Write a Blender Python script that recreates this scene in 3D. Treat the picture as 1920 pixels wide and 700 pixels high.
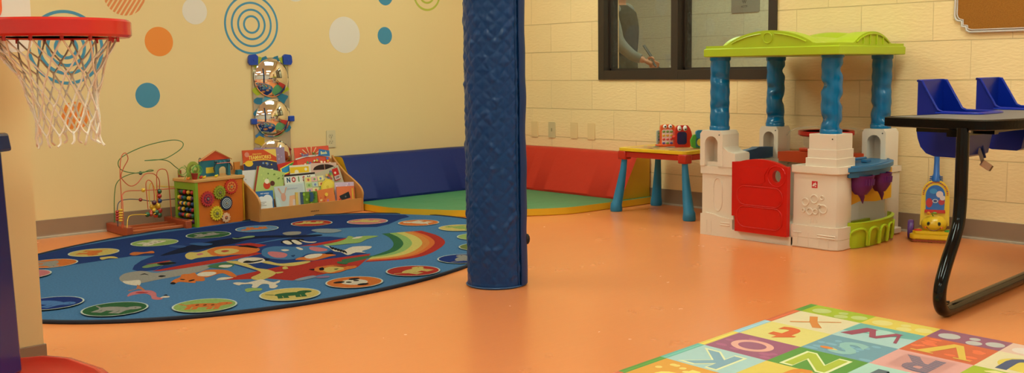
import bpy, math, random
from mathutils import Vector, Matrix, noise
random.seed(7)
PI = math.pi
for o in list(bpy.data.objects): bpy.data.objects.remove(o)
scn = bpy.context.scene
COL = scn.collection
# ------------------------------------------------------------------ camera
FPX = 1941.7
CAMP = Vector((-5.27976, -5.96262, 0.90024))
YAW, PITCH, ROLL = 0.733808, -0.113049, -0.0133059
fw = Vector((math.sin(YAW)*math.cos(PITCH), math.cos(YAW)*math.cos(PITCH), math.sin(PITCH)))
_r = Vector((math.cos(YAW), -math.sin(YAW), 0)); _u = _r.cross(fw)
RT = _r*math.cos(ROLL)+_u*math.sin(ROLL); UP = -_r*math.sin(ROLL)+_u*math.cos(ROLL)
cam = bpy.data.cameras.new('camera'); camo = bpy.data.objects.new('camera', cam); COL.objects.link(camo)
cam.sensor_width = 36; cam.lens = FPX/1920*36; cam.clip_start = .05; cam.clip_end = 60
camo.matrix_world = Matrix(((RT.x, UP.x, -fw.x, CAMP.x), (RT.y, UP.y, -fw.y, CAMP.y), (RT.z, UP.z, -fw.z, CAMP.z), (0, 0, 0, 1)))
scn.camera = camo
# ------------------------------------------------------------------ world and exposure
W = bpy.data.worlds.new('world'); scn.world = W; W.use_nodes = True
W.node_tree.nodes['Background'].inputs[0].default_value = (1, 1, .95, 1)
W.node_tree.nodes['Background'].inputs[1].default_value = .15
vs = scn.view_settings; vs.view_transform = 'Standard'; vs.look = 'None'; vs.exposure = 0.0; vs.gamma = 1; vs.use_curve_mapping = False
LAMP = 15.2            # strength of the ceiling fixtures
HALL = 14.5            # strength of the corridor fixture

# measuring: where a line of sight of the photograph meets a real surface
def ray(px, py): return fw + RT*((px-960)/FPX) - UP*((py-350)/FPX)
def onp(px, py, P, N):
    d = ray(px, py); P = Vector(P); N = Vector(N); return CAMP + d*((P-CAMP).dot(N)/d.dot(N))
def F(px, py, z=0.): return onp(px, py, (0, 0, z), (0, 0, 1))
def LW(px, py, d=0.): return onp(px, py, (0, -d, 0), (0, 1, 0))
def RW(px, py, d=0.): return onp(px, py, (-d, 0, 0), (1, 0, 0))

# ------------------------------------------------------------------ materials
def lin(c):
    c = c/255.
    return c/12.92 if c <= .04045 else ((c+.055)/1.055)**2.4
_mc = {}
def mat(rgb, rough=.5, spec=.5, metal=0., bump=None, coat=0., mottle=None, name=None, trans=0., alpha=1., weave=None):
    key = (tuple(rgb), rough, spec, metal, bump, coat, mottle, trans, alpha, weave)
    if key in _mc: return _mc[key]
    m = bpy.data.materials.new(name or 'paint_%d_%d_%d' % tuple(rgb)); m.use_nodes = True
    nt = m.node_tree; b = nt.nodes['Principled BSDF']
    c = (lin(rgb[0]), lin(rgb[1]), lin(rgb[2]), 1)
    b.inputs['Base Color'].default_value = c
    b.inputs['Roughness'].default_value = rough; b.inputs['Specular IOR Level'].default_value = spec
    b.inputs['Metallic'].default_value = metal; b.inputs['Coat Weight'].default_value = coat
    b.inputs['Transmission Weight'].default_value = trans; b.inputs['Alpha'].default_value = alpha
    tc = nt.nodes.new('ShaderNodeTexCoord')
    if mottle:   # (scale, amount)
        n = nt.nodes.new('ShaderNodeTexNoise'); n.inputs['Scale'].default_value = mottle[0]; n.inputs['Detail'].default_value = 4
        mx = nt.nodes.new('ShaderNodeMix'); mx.data_type = 'RGBA'; mx.blend_type = 'MIX'
        mx.inputs[6].default_value = tuple(min(1, v*(1+mottle[1])) for v in c[:3])+(1,)
        mx.inputs[7].default_value = tuple(v*(1-mottle[1]) for v in c[:3])+(1,)
        nt.links.new(tc.outputs['Object'], n.inputs['Vector']); nt.links.new(n.outputs[0], mx.inputs[0]); nt.links.new(mx.outputs[2], b.inputs['Base Color'])
    if bump:     # (scale, strength, distance)
        n = nt.nodes.new('ShaderNodeTexNoise'); n.inputs['Scale'].default_value = bump[0]; n.inputs['Detail'].default_value = 5
        bp = nt.nodes.new('ShaderNodeBump'); bp.inputs['Strength'].default_value = bump[1]; bp.inputs['Distance'].default_value = bump[2]
        nt.links.new(tc.outputs['Object'], n.inputs['Vector']); nt.links.new(n.outputs[0], bp.inputs['Height']); nt.links.new(bp.outputs[0], b.inputs['Normal'])
    _mc[key] = m; return m
def emis(name, rgb, s):
    m = bpy.data.materials.new(name); m.use_nodes = True; nt = m.node_tree; nt.nodes.clear()
    e = nt.nodes.new('ShaderNodeEmission'); e.inputs[0].default_value = (lin(rgb[0]), lin(rgb[1]), lin(rgb[2]), 1); e.inputs[1].default_value = s
    o = nt.nodes.new('ShaderNodeOutputMaterial'); nt.links.new(e.outputs[0], o.inputs[0]); return m
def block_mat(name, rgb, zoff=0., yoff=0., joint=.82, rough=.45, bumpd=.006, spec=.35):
    m = mat(rgb, rough, spec, name=name, mottle=(2.3, .035), weave=name); nt = m.node_tree; b = nt.nodes['Principled BSDF']
    tc = nt.nodes.new('ShaderNodeTexCoord'); sp = nt.nodes.new('ShaderNodeSeparateXYZ'); cb = nt.nodes.new('ShaderNodeCombineXYZ')
    ay = nt.nodes.new('ShaderNodeMath'); ay.operation = 'ADD'; ay.inputs[1].default_value = 40.0+yoff
    az = nt.nodes.new('ShaderNodeMath'); az.operation = 'ADD'; az.inputs[1].default_value = .2032*2-zoff
    nt.links.new(tc.outputs['Object'], sp.inputs[0]); nt.links.new(sp.outputs[1], ay.inputs[0]); nt.links.new(sp.outputs[2], az.inputs[0])
    nt.links.new(ay.outputs[0], cb.inputs[0]); nt.links.new(az.outputs[0], cb.inputs[1])
    br = nt.nodes.new('ShaderNodeTexBrick'); br.offset = .5; br.inputs['Scale'].default_value = 1
    br.inputs['Brick Width'].default_value = .4064; br.inputs['Row Height'].default_value = .2032
    br.inputs['Mortar Size'].default_value = .0028; br.inputs['Mortar Smooth'].default_value = .35
    br.inputs['Color1'].default_value = (1, 1, 1, 1); br.inputs['Color2'].default_value = (.975, .975, .975, 1); br.inputs['Mortar'].default_value = (.95, .95, .95, 1)
    nt.links.new(cb.outputs[0], br.inputs['Vector'])
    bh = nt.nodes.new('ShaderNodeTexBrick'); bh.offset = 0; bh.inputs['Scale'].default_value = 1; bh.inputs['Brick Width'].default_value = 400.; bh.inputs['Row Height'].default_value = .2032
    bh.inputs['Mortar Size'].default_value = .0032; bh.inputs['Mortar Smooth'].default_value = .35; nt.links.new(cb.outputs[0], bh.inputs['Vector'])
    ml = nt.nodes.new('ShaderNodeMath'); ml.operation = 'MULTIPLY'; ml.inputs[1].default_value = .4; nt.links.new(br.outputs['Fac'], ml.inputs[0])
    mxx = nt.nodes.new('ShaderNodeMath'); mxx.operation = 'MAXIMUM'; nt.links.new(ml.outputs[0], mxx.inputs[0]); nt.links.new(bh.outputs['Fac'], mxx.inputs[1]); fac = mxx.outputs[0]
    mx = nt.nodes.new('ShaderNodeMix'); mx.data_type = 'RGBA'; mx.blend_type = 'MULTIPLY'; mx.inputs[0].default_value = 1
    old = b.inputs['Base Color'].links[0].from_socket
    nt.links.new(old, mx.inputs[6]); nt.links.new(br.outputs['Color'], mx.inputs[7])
    jm = nt.nodes.new('ShaderNodeMix'); jm.data_type = 'RGBA'; jm.blend_type = 'MULTIPLY'; jm.inputs[7].default_value = (joint, joint*.97, joint*.93, 1); nt.links.new(mx.outputs[2], jm.inputs[6]); nt.links.new(fac, jm.inputs[0]); nt.links.new(jm.outputs[2], b.inputs['Base Color'])  # joints share the wall paint; their groove shade is tinted into the colour
    n1 = nt.nodes.new('ShaderNodeTexNoise'); n1.inputs['Scale'].default_value = 28; n1.inputs['Detail'].default_value = 6
    mp = nt.nodes.new('ShaderNodeMapping'); mp.inputs['Scale'].default_value = (1, 1, 3.2)
    nt.links.new(tc.outputs['Object'], mp.inputs[0]); nt.links.new(mp.outputs[0], n1.inputs['Vector'])
    b1 = nt.nodes.new('ShaderNodeBump'); b1.inputs['Strength'].default_value = .45; b1.inputs['Distance'].default_value = .006
    b2 = nt.nodes.new('ShaderNodeBump'); b2.invert = True; b2.inputs['Strength'].default_value = 1; b2.inputs['Distance'].default_value = bumpd
    nt.links.new(n1.outputs[0], b1.inputs['Height']); nt.links.new(fac, b2.inputs['Height']); nt.links.new(b1.outputs[0], b2.inputs['Normal'])
    nt.links.new(b2.outputs[0], b.inputs['Normal']); return m

# ------------------------------------------------------------------ mesh builder
def bez(pts, n=8, closed=False):      # Catmull-Rom through the points
    P = [Vector(p) for p in pts]; out = []; L = len(P)
    rng = range(L) if closed else range(L-1)
    for i in rng:
        p1, p2 = P[i], P[(i+1) % L]
        p0 = P[i-1] if (i > 0 or closed) else p1*2-p2
        p3 = P[(i+2) % L] if (i+2 < L or closed) else p2*2-p1
        for k in range(n):
            t = k/n
            out.append(.5*((2*p1)+(p2-p0)*t+(2*p0-5*p1+4*p2-p3)*t*t+(3*p1-p0-3*p2+p3)*t*t*t))
    if not closed: out.append(P[-1].copy())
    return out
def circ(cx, cy, rx, ry=None, n=28, a0=0, a1=2*PI):
    ry = rx if ry is None else ry
    full = abs(a1-a0-2*PI) < 1e-6
    return [(cx+rx*math.cos(a0+(a1-a0)*i/(n if full else n-1)), cy+ry*math.sin(a0+(a1-a0)*i/(n if full else n-1))) for i in range(n)]
def rrect(x0, y0, x1, y1, r, n=5):
    out = []
    for cx, cy, a in ((x1-r, y0+r, -PI/2), (x1-r, y1-r, 0), (x0+r, y1-r, PI/2), (x0+r, y0+r, PI)):
        for k in range(n+1): t = a+PI/2*k/n; out.append((cx+r*math.cos(t), cy+r*math.sin(t)))
    return out
class MB:
    def __init__(s, M=None): s.v = []; s.f = []; s.m = []; s.mats = []; s.M = M or Matrix()
    def mi(s, m):
        if m not in s.mats: s.mats.append(m)
        return s.mats.index(m)
    def add(s, vs, fs, m):
        b = len(s.v); i = s.mi(m)
        s.v += [s.M @ Vector(v) for v in vs]
        for f in fs: s.f.append([b+k for k in f]); s.m.append(i)
        return s
    def box(s, c, d, m, R=None, taper=1.):
        x, y, z = d[0]/2, d[1]/2, d[2]/2; c = Vector(c); vs = []
        for sz in (-1, 1):
            t = taper if sz > 0 else 1.
            for sx, sy in ((-1, -1), (1, -1), (1, 1), (-1, 1)):
                v = Vector((sx*x*t, sy*y*t, sz*z))
                if R: v = R @ v
                vs.append(c+v)
        return s.add(vs, [(3, 2, 1, 0), (4, 5, 6, 7), (0, 1, 5, 4), (1, 2, 6, 5), (2, 3, 7, 6), (3, 0, 4, 7)], m)
    def prism(s, poly, O, U, V, d, m, side=None):
        O, U, V = Vector(O), Vector(U), Vector(V); N = U.cross(V).normalized(); n = len(poly)
        a = sum(poly[i][0]*poly[(i+1) % n][1]-poly[(i+1) % n][0]*poly[i][1] for i in range(n))
        if a < 0: poly = poly[::-1]
        f = [O+U*p[0]+V*p[1] for p in poly]; bk = [q-N*d for q in f]
        s.add(f, [list(range(n))], m)
        s.add(f+bk, [list(range(n, 2*n))[::-1]]+[(i, i+n, (i+1) % n+n, (i+1) % n) for i in range(n)], side or m)
        return s
    def flat(s, poly, O, U, V, m):
        O, U, V = Vector(O), Vector(U), Vector(V); n = len(poly)
        a = sum(poly[i][0]*poly[(i+1) % n][1]-poly[(i+1) % n][0]*poly[i][1] for i in range(n))
        if a < 0: poly = poly[::-1]
        return s.add([O+U*p[0]+V*p[1] for p in poly], [list(range(n))], m)
    def tube(s, pts, r, m, n=8, closed=False, caps=True, sq=None):
        P = [Vector(p) for p in pts]; L = len(P); R = r if isinstance(r, (list, tuple)) else [r]*L
        T = []
        for i in range(L):
            a = P[i-1] if (i > 0 or closed) else P[i]; b = P[(i+1) % L] if (i < L-1 or closed) else P[i]
            T.append((b-a).normalized())
        up = Vector((0, 0, 1)) if abs(T[0].z) < .9 else Vector((1, 0, 0))
        X = T[0].cross(up).normalized(); vs = []
        for i in range(L):
            X = (X-T[i]*X.dot(T[i])).normalized(); Y = T[i].cross(X)
            for k in range(n):
                a = 2*PI*k/n; vs.append(P[i]+X*(R[i]*math.cos(a))+Y*(R[i]*math.sin(a)*(sq or 1)))
        fs = []
        for i in range(L if closed else L-1):
            j = (i+1) % L
            for k in range(n): fs.append((i*n+k, i*n+(k+1) % n, j*n+(k+1) % n, j*n+k))
        if caps and not closed: fs += [list(range(n))[::-1], [(L-1)*n+k for k in range(n)]]
        return s.add(vs, fs, m)
    def cyl(s, a, b, r, m, n=16, r2=None): return s.tube([a, b], [r, r if r2 is None else r2], m, n)
    def lathe(s, prof, O, m, n=24, A=(0, 0, 1), a0=0, a1=2*PI, sx=1, sy=1):
        O = Vector(O); A = Vector(A).normalized()
        X = (Vector((1, 0, 0)) if abs(A.x) < .9 else Vector((0, 1, 0))); X = (X-A*X.dot(A)).normalized(); Y = A.cross(X)
        full = abs(a1-a0-2*PI) < 1e-6; K = n if full else n+1; vs = []
        for r, z in prof:
            for k in range(K):
                a = a0+(a1-a0)*k/n; vs.append(O+X*(r*sx*math.cos(a))+Y*(r*sy*math.sin(a))+A*z)
        fs = []
        for i in range(len(prof)-1):
            for k in range(n):
                k2 = (k+1) % K; fs.append((i*K+k, i*K+k2, (i+1)*K+k2, (i+1)*K+k))
        if full:
            if prof[0][0] > 1e-5: fs.append([k for k in range(K)][::-1])
            if prof[-1][0] > 1e-5: fs.append([(len(prof)-1)*K+k for k in range(K)])
        return s.add(vs, fs, m)
    def ball(s, c, r, m, n=14, sc=(1, 1, 1), R=None):
        vs = []; h = n//2; c = Vector(c)
        for i in range(h+1):
            t = PI*i/h
            for k in range(n):
                a = 2*PI*k/n; v = Vector((r*sc[0]*math.sin(t)*math.cos(a), r*sc[1]*math.sin(t)*math.sin(a), r*sc[2]*math.cos(t)))
                if R: v = R @ v
                vs.append(c+v)
        fs = [(i*n+k, (i+1)*n+k, (i+1)*n+(k+1) % n, i*n+(k+1) % n) for i in range(h) for k in range(n)]
        return s.add(vs, fs, m)
    def ring(s, c, R, r, m, U=(1, 0, 0), V=(0, 1, 0), n=32, k=8, ry=1.):
        U, V = Vector(U), Vector(V)
        return s.tube([Vector(c)+U*(R*math.cos(2*PI*i/n))+V*(R*ry*math.sin(2*PI*i/n)) for i in range(n)], r, m, k, closed=True)
    def text(s, txt, O, U, V, size, m, align='CENTER', ext=0.0004, sx=1., bold=0.):
        cu = bpy.data.curves.new('t', 'FONT'); cu.body = txt; cu.size = size; cu.align_x = align; cu.align_y = 'CENTER'; cu.extrude = ext; cu.offset = bold*size; cu.resolution_u = 3
        o = bpy.data.objects.new('t', cu); COL.objects.link(o)
        dg = bpy.context.evaluated_depsgraph_get(); me = o.evaluated_get(dg).to_mesh()
        U, V, O = Vector(U), Vector(V), Vector(O); N = U.cross(V)
        s.add([O+U*(v.co.x*sx)+V*v.co.y+N*v.co.z for v in me.vertices], [list(p.vertices) for p in me.polygons], m)
        o.evaluated_get(dg).to_mesh_clear(); bpy.data.objects.remove(o); bpy.data.curves.remove(cu); return s
    def build(s, name, parent=None, label=None, cat=None, group=None, kind=None, bevel=0., seg=2, smooth=35, subd=0, loc=None):
        me = bpy.data.meshes.new(name)
        off = Vector(loc) if loc is not None else Vector()
        wp = Vector()
        if parent is not None:
            wp = parent['_w'] if '_w' in parent else (0, 0, 0); wp = Vector(wp)
        me.from_pydata([tuple(v-off-wp if parent is None else v-wp-off) for v in s.v], [], s.f)
        for m in s.mats: me.materials.append(m)
        for p, i in zip(me.polygons, s.m): p.material_index = i
        me.validate(); me.update()
        if smooth: me.shade_smooth(); me.set_sharp_from_angle(angle=math.radians(smooth))
        o = bpy.data.objects.new(name, me); COL.objects.link(o)
        o.location = off
        if parent is not None: o.parent = parent; o['_w'] = tuple(wp+off)
        else: o['_w'] = tuple(off)
        if label: o['label'] = label
        if cat: o['category'] = cat
        if group: o['group'] = group
        if kind: o['kind'] = kind
        if bevel:
            b = o.modifiers.new('bevel', 'BEVEL'); b.width = bevel; b.segments = seg; b.limit_method = 'ANGLE'; b.angle_limit = math.radians(40)
        if subd:
            b = o.modifiers.new('sub', 'SUBSURF'); b.levels = subd; b.render_levels = subd
        return o
def thing(name, label, cat, loc=(0, 0, 0), group=None):
    o = bpy.data.objects.new(name, None); COL.objects.link(o); o.location = loc; o.empty_display_size = .05
    o['label'] = label; o['category'] = cat; o['_w'] = tuple(loc)
    if group: o['group'] = group
    return o
# painted pictures: flat pieces in layers on a surface, each a hair above the last
class Art:
    def __init__(s, mb, O, U, V, eps=.0003, rough=.5, z0=.0004): s.mb = mb; s.O = Vector(O); s.U = Vector(U); s.V = Vector(V); s.N = s.U.cross(s.V).normalized(); s.k = 0; s.e = eps; s.rough = rough; s.z0 = z0
    def o(s): s.k += 1; return s.O+s.N*(s.z0+s.e*s.k)
    def m(s, c): return mat(c, s.rough)
    def p(s, poly, c): s.mb.flat(poly, s.o(), s.U, s.V, s.m(c) if isinstance(c, tuple) else c); return s
    def r(s, x0, y0, x1, y1, c): return s.p([(x0, y0), (x1, y0), (x1, y1), (x0, y1)], c)
    def c(s, x, y, r, c, ry=None, n=20): return s.p(circ(x, y, r, ry, n), c)
    def t(s, txt, x, y, size, c, sx=1., align='CENTER', bold=.025):
        o = s.o()+s.U*x+s.V*y; s.mb.text(txt, o, s.U.normalized(), s.V.normalized(), size, s.m(c), align, .0002, sx, bold); return s

# ------------------------------------------------------------------ main colours
WALL = (221, 190, 128)
M_wallL = mat((227, 196, 142), .5, .3, name='wall_paint_smooth', bump=(60, .12, .002), mottle=(1.2, .02))
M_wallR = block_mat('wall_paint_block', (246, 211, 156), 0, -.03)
M_wallS = mat((206, 214, 212), .6, .3, name='wall_paint_pale')
M_base = mat((146, 116, 92), .45, .4, name='vinyl_cove_base', mottle=(9, .08))
M_kick = mat((176, 160, 140), .5, .4, name='base_toe', mottle=(30, .1))
M_ceil = mat((240, 242, 240), .8, .2, name='ceiling_tile', bump=(120, .3, .002))
def floor_mat():
    m = mat((225, 134, 80), .3, .45, name='orange_sheet_vinyl'); nt = m.node_tree; b = nt.nodes['Principled BSDF']
    tc = nt.nodes.new('ShaderNodeTexCoord'); mp = nt.nodes.new('ShaderNodeMapping'); mp.inputs['Scale'].default_value = (2, 30, 1); mp.inputs['Rotation'].default_value = (0, 0, .6)
    n = nt.nodes.new('ShaderNodeTexNoise'); n.inputs['Scale'].default_value = 3; n.inputs['Detail'].default_value = 8; n.inputs['Roughness'].default_value = .7
    cr = nt.nodes.new('ShaderNodeMix'); cr.data_type = 'RGBA'
    cr.inputs[6].default_value = (lin(219), lin(127), lin(70), 1); cr.inputs[7].default_value = (lin(224), lin(134), lin(76), 1)
    nt.links.new(tc.outputs['Object'], mp.inputs[0]); nt.links.new(mp.outputs[0], n.inputs['Vector']); nt.links.new(n.outputs[0], cr.inputs[0]); nt.links.new(cr.outputs[2], b.inputs['Base Color'])
    n2 = nt.nodes.new('ShaderNodeTexNoise'); n2.inputs['Scale'].default_value = 5; n2.inputs['Detail'].default_value = 5
    mr = nt.nodes.new('ShaderNodeMapRange'); mr.inputs[3].default_value = .24; mr.inputs[4].default_value = .29
    nt.links.new(tc.outputs['Object'], n2.inputs['Vector']); nt.links.new(n2.outputs[0], mr.inputs[0]); nt.links.new(mr.outputs[0], b.inputs['Roughness'])
    bp = nt.nodes.new('ShaderNodeBump'); bp.inputs['Strength'].default_value = .06; bp.inputs['Distance'].default_value = .002
    n3 = nt.nodes.new('ShaderNodeTexNoise'); n3.inputs['Scale'].default_value = 90
    nt.links.new(tc.outputs['Object'], n3.inputs['Vector']); nt.links.new(n3.outputs[0], bp.inputs['Height']); nt.links.new(bp.outputs[0], b.inputs['Normal'])
    return m
M_floor = floor_mat()
M_frame = mat((58, 46, 38), .4, .5, metal=.2, name='bronze_frame')
M_wood = mat((190, 128, 66), .45, .4, name='birch_plywood', mottle=(14, .1))
M_white = mat((226, 210, 190), .5, .4, name='cream_white_plastic')
M_blk = mat((6, 5, 5), .12, .25, name='black_gloss', coat=.1)

# ------------------------------------------------------------------ ceiling lights, the room's own lamps
M_diff = emis('light_diffuser', (234, 255, 238), LAMP)
M_diff2 = emis('light_diffuser_hall', (226, 255, 236), HALL)
CH = 2.6
k = 0
for ly, place in ((-1.4, 'nearest the corner mats'), (-4.2, 'mid-ceiling'), (-7.0, 'at the far end')):
    for lx, side in ((-1.25, 'on the window side'), (-4.1, 'in the centre row'), (-7.2, 'on the side away from the window')):
        t = thing('ceiling_light', 'flush white troffer %s, %s' % (place, side), 'ceiling light', (lx, ly, CH-.04), 'ceiling troffers')
        b = MB(); 
        for dx, dy, sx, sy in ((0, .32, 1.3, .04), (0, -.32, 1.3, .04), (.63, 0, .04, .6), (-.63, 0, .04, .6)): b.box((lx+dx, ly+dy, CH-.02), (sx, sy, .035), M_white)
        b.build('frame', t)
        b = MB(); b.box((lx, ly, CH-.018), (1.22, .6, .02), M_diff); b.build('diffuser', t)

# ------------------------------------------------------------------ the room
XL, YB = -8.6, -8.8
def struct(mb, name, **k): return mb.build(name, kind='structure', **k)
b = MB(); b.box(((XL+3)/2-.1, YB/2+.5, -.05), (3-XL+.4, -YB+1.6, .1), M_floor); struct(b, 'floor')
b = MB(); b.box(((XL+3)/2-.1, YB/2+.5, CH+.05), (3-XL+.4, -YB+1.6, .1), M_ceil); struct(b, 'ceiling')
b = MB(); b.box((XL/2, .1, CH/2), (-XL, .2, CH), M_wallL); struct(b, 'wall_left')
WY0, WY1, WZ0, WZ1 = -2.452, -1.026, .819, 1.95
b = MB()
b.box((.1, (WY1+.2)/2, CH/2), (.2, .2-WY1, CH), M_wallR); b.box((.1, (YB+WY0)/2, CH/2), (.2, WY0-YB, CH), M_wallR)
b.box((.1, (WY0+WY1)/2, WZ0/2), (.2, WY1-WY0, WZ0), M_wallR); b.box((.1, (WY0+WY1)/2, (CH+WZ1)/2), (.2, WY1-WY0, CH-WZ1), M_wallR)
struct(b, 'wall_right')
b = MB(); b.box((XL-.1, YB/2, CH/2), (.2, -YB+.4, CH), M_wallS); struct(b, 'wall_side')
b = MB(); b.box((XL/2, YB-.1, CH/2), (-XL, .2, CH), M_wallS); struct(b, 'wall_rear')
# protruding wall at the left of the picture
PC = F(82, 645, .1025)
b = MB(); b.box((PC.x-1.2, PC.y+.2, CH/2), (2.4, .4, CH), M_wallL); struct(b, 'wall_near')
def coved(mb, a, c, nrm, h=.1025, t=.006):   # baseboard strip from a to c on a wall whose room-side normal is nrm
    a, c, nrm = Vector(a), Vector(c), Vector(nrm); U = (c-a).normalized(); L = (c-a).length
    prof = [(0, 0), (.014, 0), (.013, .006), (t+.001, .014), (t, .022), (t, h-.002), (t-.002, h), (0, h)]
    mb.prism([(p[0], p[1]) for p in prof], a if nrm.cross(Vector((0, 0, 1))).dot(U) < 0 else c, nrm, (0, 0, 1), L, M_base)
    mb.prism([(.0145, 0), (.0145, .009), (.012, .0125), (.012, 0)], a if nrm.cross(Vector((0, 0, 1))).dot(U) < 0 else c, nrm, (0, 0, 1), L, M_kick)
b = MB(); coved(b, (-4.3, 0, 0), (0, 0, 0), (0, -1, 0)); struct(b, 'baseboard_left')
b = MB(); coved(b, (0, -.02, 0), (0, YB, 0), (-1, 0, 0)); struct(b, 'baseboard_right')
b = MB(); coved(b, (PC.x-2.4, PC.y, 0), (PC.x+.006, PC.y, 0), (0, -1, 0)); coved(b, (PC.x, PC.y, 0), (PC.x, PC.y+.4, 0), (1, 0, 0)); struct(b, 'baseboard_near')
# window to the corridor
w = MB(); FD, FW_ = .145, .062
x0 = -.012
def bar(y0, y1, z0, z1, d0=x0, d1=x0+FD): w.box(((d0+d1)/2, (y0+y1)/2, (z0+z1)/2), (d1-d0, abs(y1-y0), z1-z0), M_frame)
bar(WY1, WY1-.052, WZ0, WZ1); bar(WY0, WY0+.055, WZ0, WZ1)
for ya, yb in ((WY1-.052, -1.695+.03), (-1.695-.024, WY0+.055)): bar(ya, yb, WZ0, WZ0+FW_, x0+.001); bar(ya, yb, WZ1-.06, WZ1, x0+.001)
YM = -1.695; bar(YM-.024, YM+.03, WZ0, WZ1)
for (ya, yb) in ((WY1-.052, YM+.03), (YM-.024, WY0+.055)):     # glazing stops
    bar(ya, ya-.012, WZ0+FW_, WZ1-.06, .05, .085); bar(yb, yb+.012, WZ0+FW_, WZ1-.06, .05, .085); bar(ya, yb, WZ0+FW_, WZ0+FW_+.014, .05, .085)
win = struct(w, 'window_1')
def glass_mat():
    m = bpy.data.materials.new('window_glass'); m.use_nodes = True; nt = m.node_tree; nt.nodes.clear()
    tr = nt.nodes.new('ShaderNodeBsdfTransparent'); tr.inputs[0].default_value = (.9, .9, .86, 1)
    gl = nt.nodes.new('ShaderNodeBsdfGlossy'); gl.inputs['Roughness'].default_value = .03
    df = nt.nodes.new('ShaderNodeBsdfDiffuse'); df.inputs[0].default_value = (.6, .58, .5, 1)
    mx = nt.nodes.new('ShaderNodeMixShader'); fr = nt.nodes.new('ShaderNodeFresnel'); fr.inputs[0].default_value = 1.45
    m2 = nt.nodes.new('ShaderNodeMixShader'); n = nt.nodes.new('ShaderNodeTexNoise'); n.inputs['Scale'].default_value = 70; n.inputs['Detail'].default_value = 8
    tc = nt.nodes.new('ShaderNodeTexCoord'); rm = nt.nodes.new('ShaderNodeMapRange'); rm.inputs[1].default_value = .45; rm.inputs[2].default_value = .75; rm.inputs[3].default_value = .0; rm.inputs[4].default_value = .08
    o = nt.nodes.new('ShaderNodeOutputMaterial')
    nt.links.new(tc.outputs['Object'], n.inputs['Vector']); nt.links.new(n.outputs[0], rm.inputs[0]); nt.links.new(rm.outputs[0], m2.inputs[0])
    mx.inputs[0].default_value = .05; nt.links.new(tr.outputs[0], mx.inputs[1]); nt.links.new(gl.outputs[0], mx.inputs[2])
    nt.links.new(mx.outputs[0], m2.inputs[1]); nt.links.new(df.outputs[0], m2.inputs[2]); nt.links.new(m2.outputs[0], o.inputs[0]); return m
M_glass = glass_mat()
for (ya, yb) in ((WY1-.052, YM+.03), (YM-.024, WY0+.055)):
    g = MB(); g.box((.068, (ya+yb)/2, (WZ0+FW_+WZ1-.06)/2), (.006, abs(ya-yb)+.006, WZ1-WZ0-FW_-.06+.006), M_glass); g.build('window_glass', win)
# corridor beyond
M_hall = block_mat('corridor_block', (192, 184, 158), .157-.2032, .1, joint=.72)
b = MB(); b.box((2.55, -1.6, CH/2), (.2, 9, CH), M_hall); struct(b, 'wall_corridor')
t = thing('ceiling_light', 'white ceiling troffer over the corridor beyond the window', 'ceiling light', (1.35, -2.0, CH-.04))
b = MB(); b.box((1.35, -1.6, CH-.018), (.6, 2.4, .02), M_diff2); b.build('diffuser', t)
b = MB()
for s_ in (-1, 1): b.box((1.35+s_*.32, -1.6, CH-.02), (.04, 2.48, .035), M_white)
b.build('frame', t)
# sign on the corridor wall
sg = MB(); P0 = RW(1372, 25, -2.45); P1 = RW(1425, 22, -2.45); x = 2.448
sg.prism(rrect(P1.y, P0.z, P0.y, P0.z+.25, .014), (x, 0, 0), (0, -1, 0), (0, 0, 1), -.006, mat((120, 112, 102), .5)) if False else sg.prism([(-a, c) for a, c in rrect(P1.y, P0.z, P0.y, P0.z+.25, .014)], (x-.006, 0, 0), (0, -1, 0), (0, 0, 1), .006, mat((128, 120, 108), .5))
A = Art(sg, (x-.006, (P0.y+P1.y)/2, P0.z), (0, -1, 0), (0, 0, 1))
A.t('AOTF', -.01, .052, .026, (50, 44, 38)); A.t('W', -.01, .092, .04, (50, 44, 38))
sg.build('door_sign', label='grey rounded plaque with dark lettering on the corridor wall behind the window', cat='sign', bevel=.001)
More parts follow.
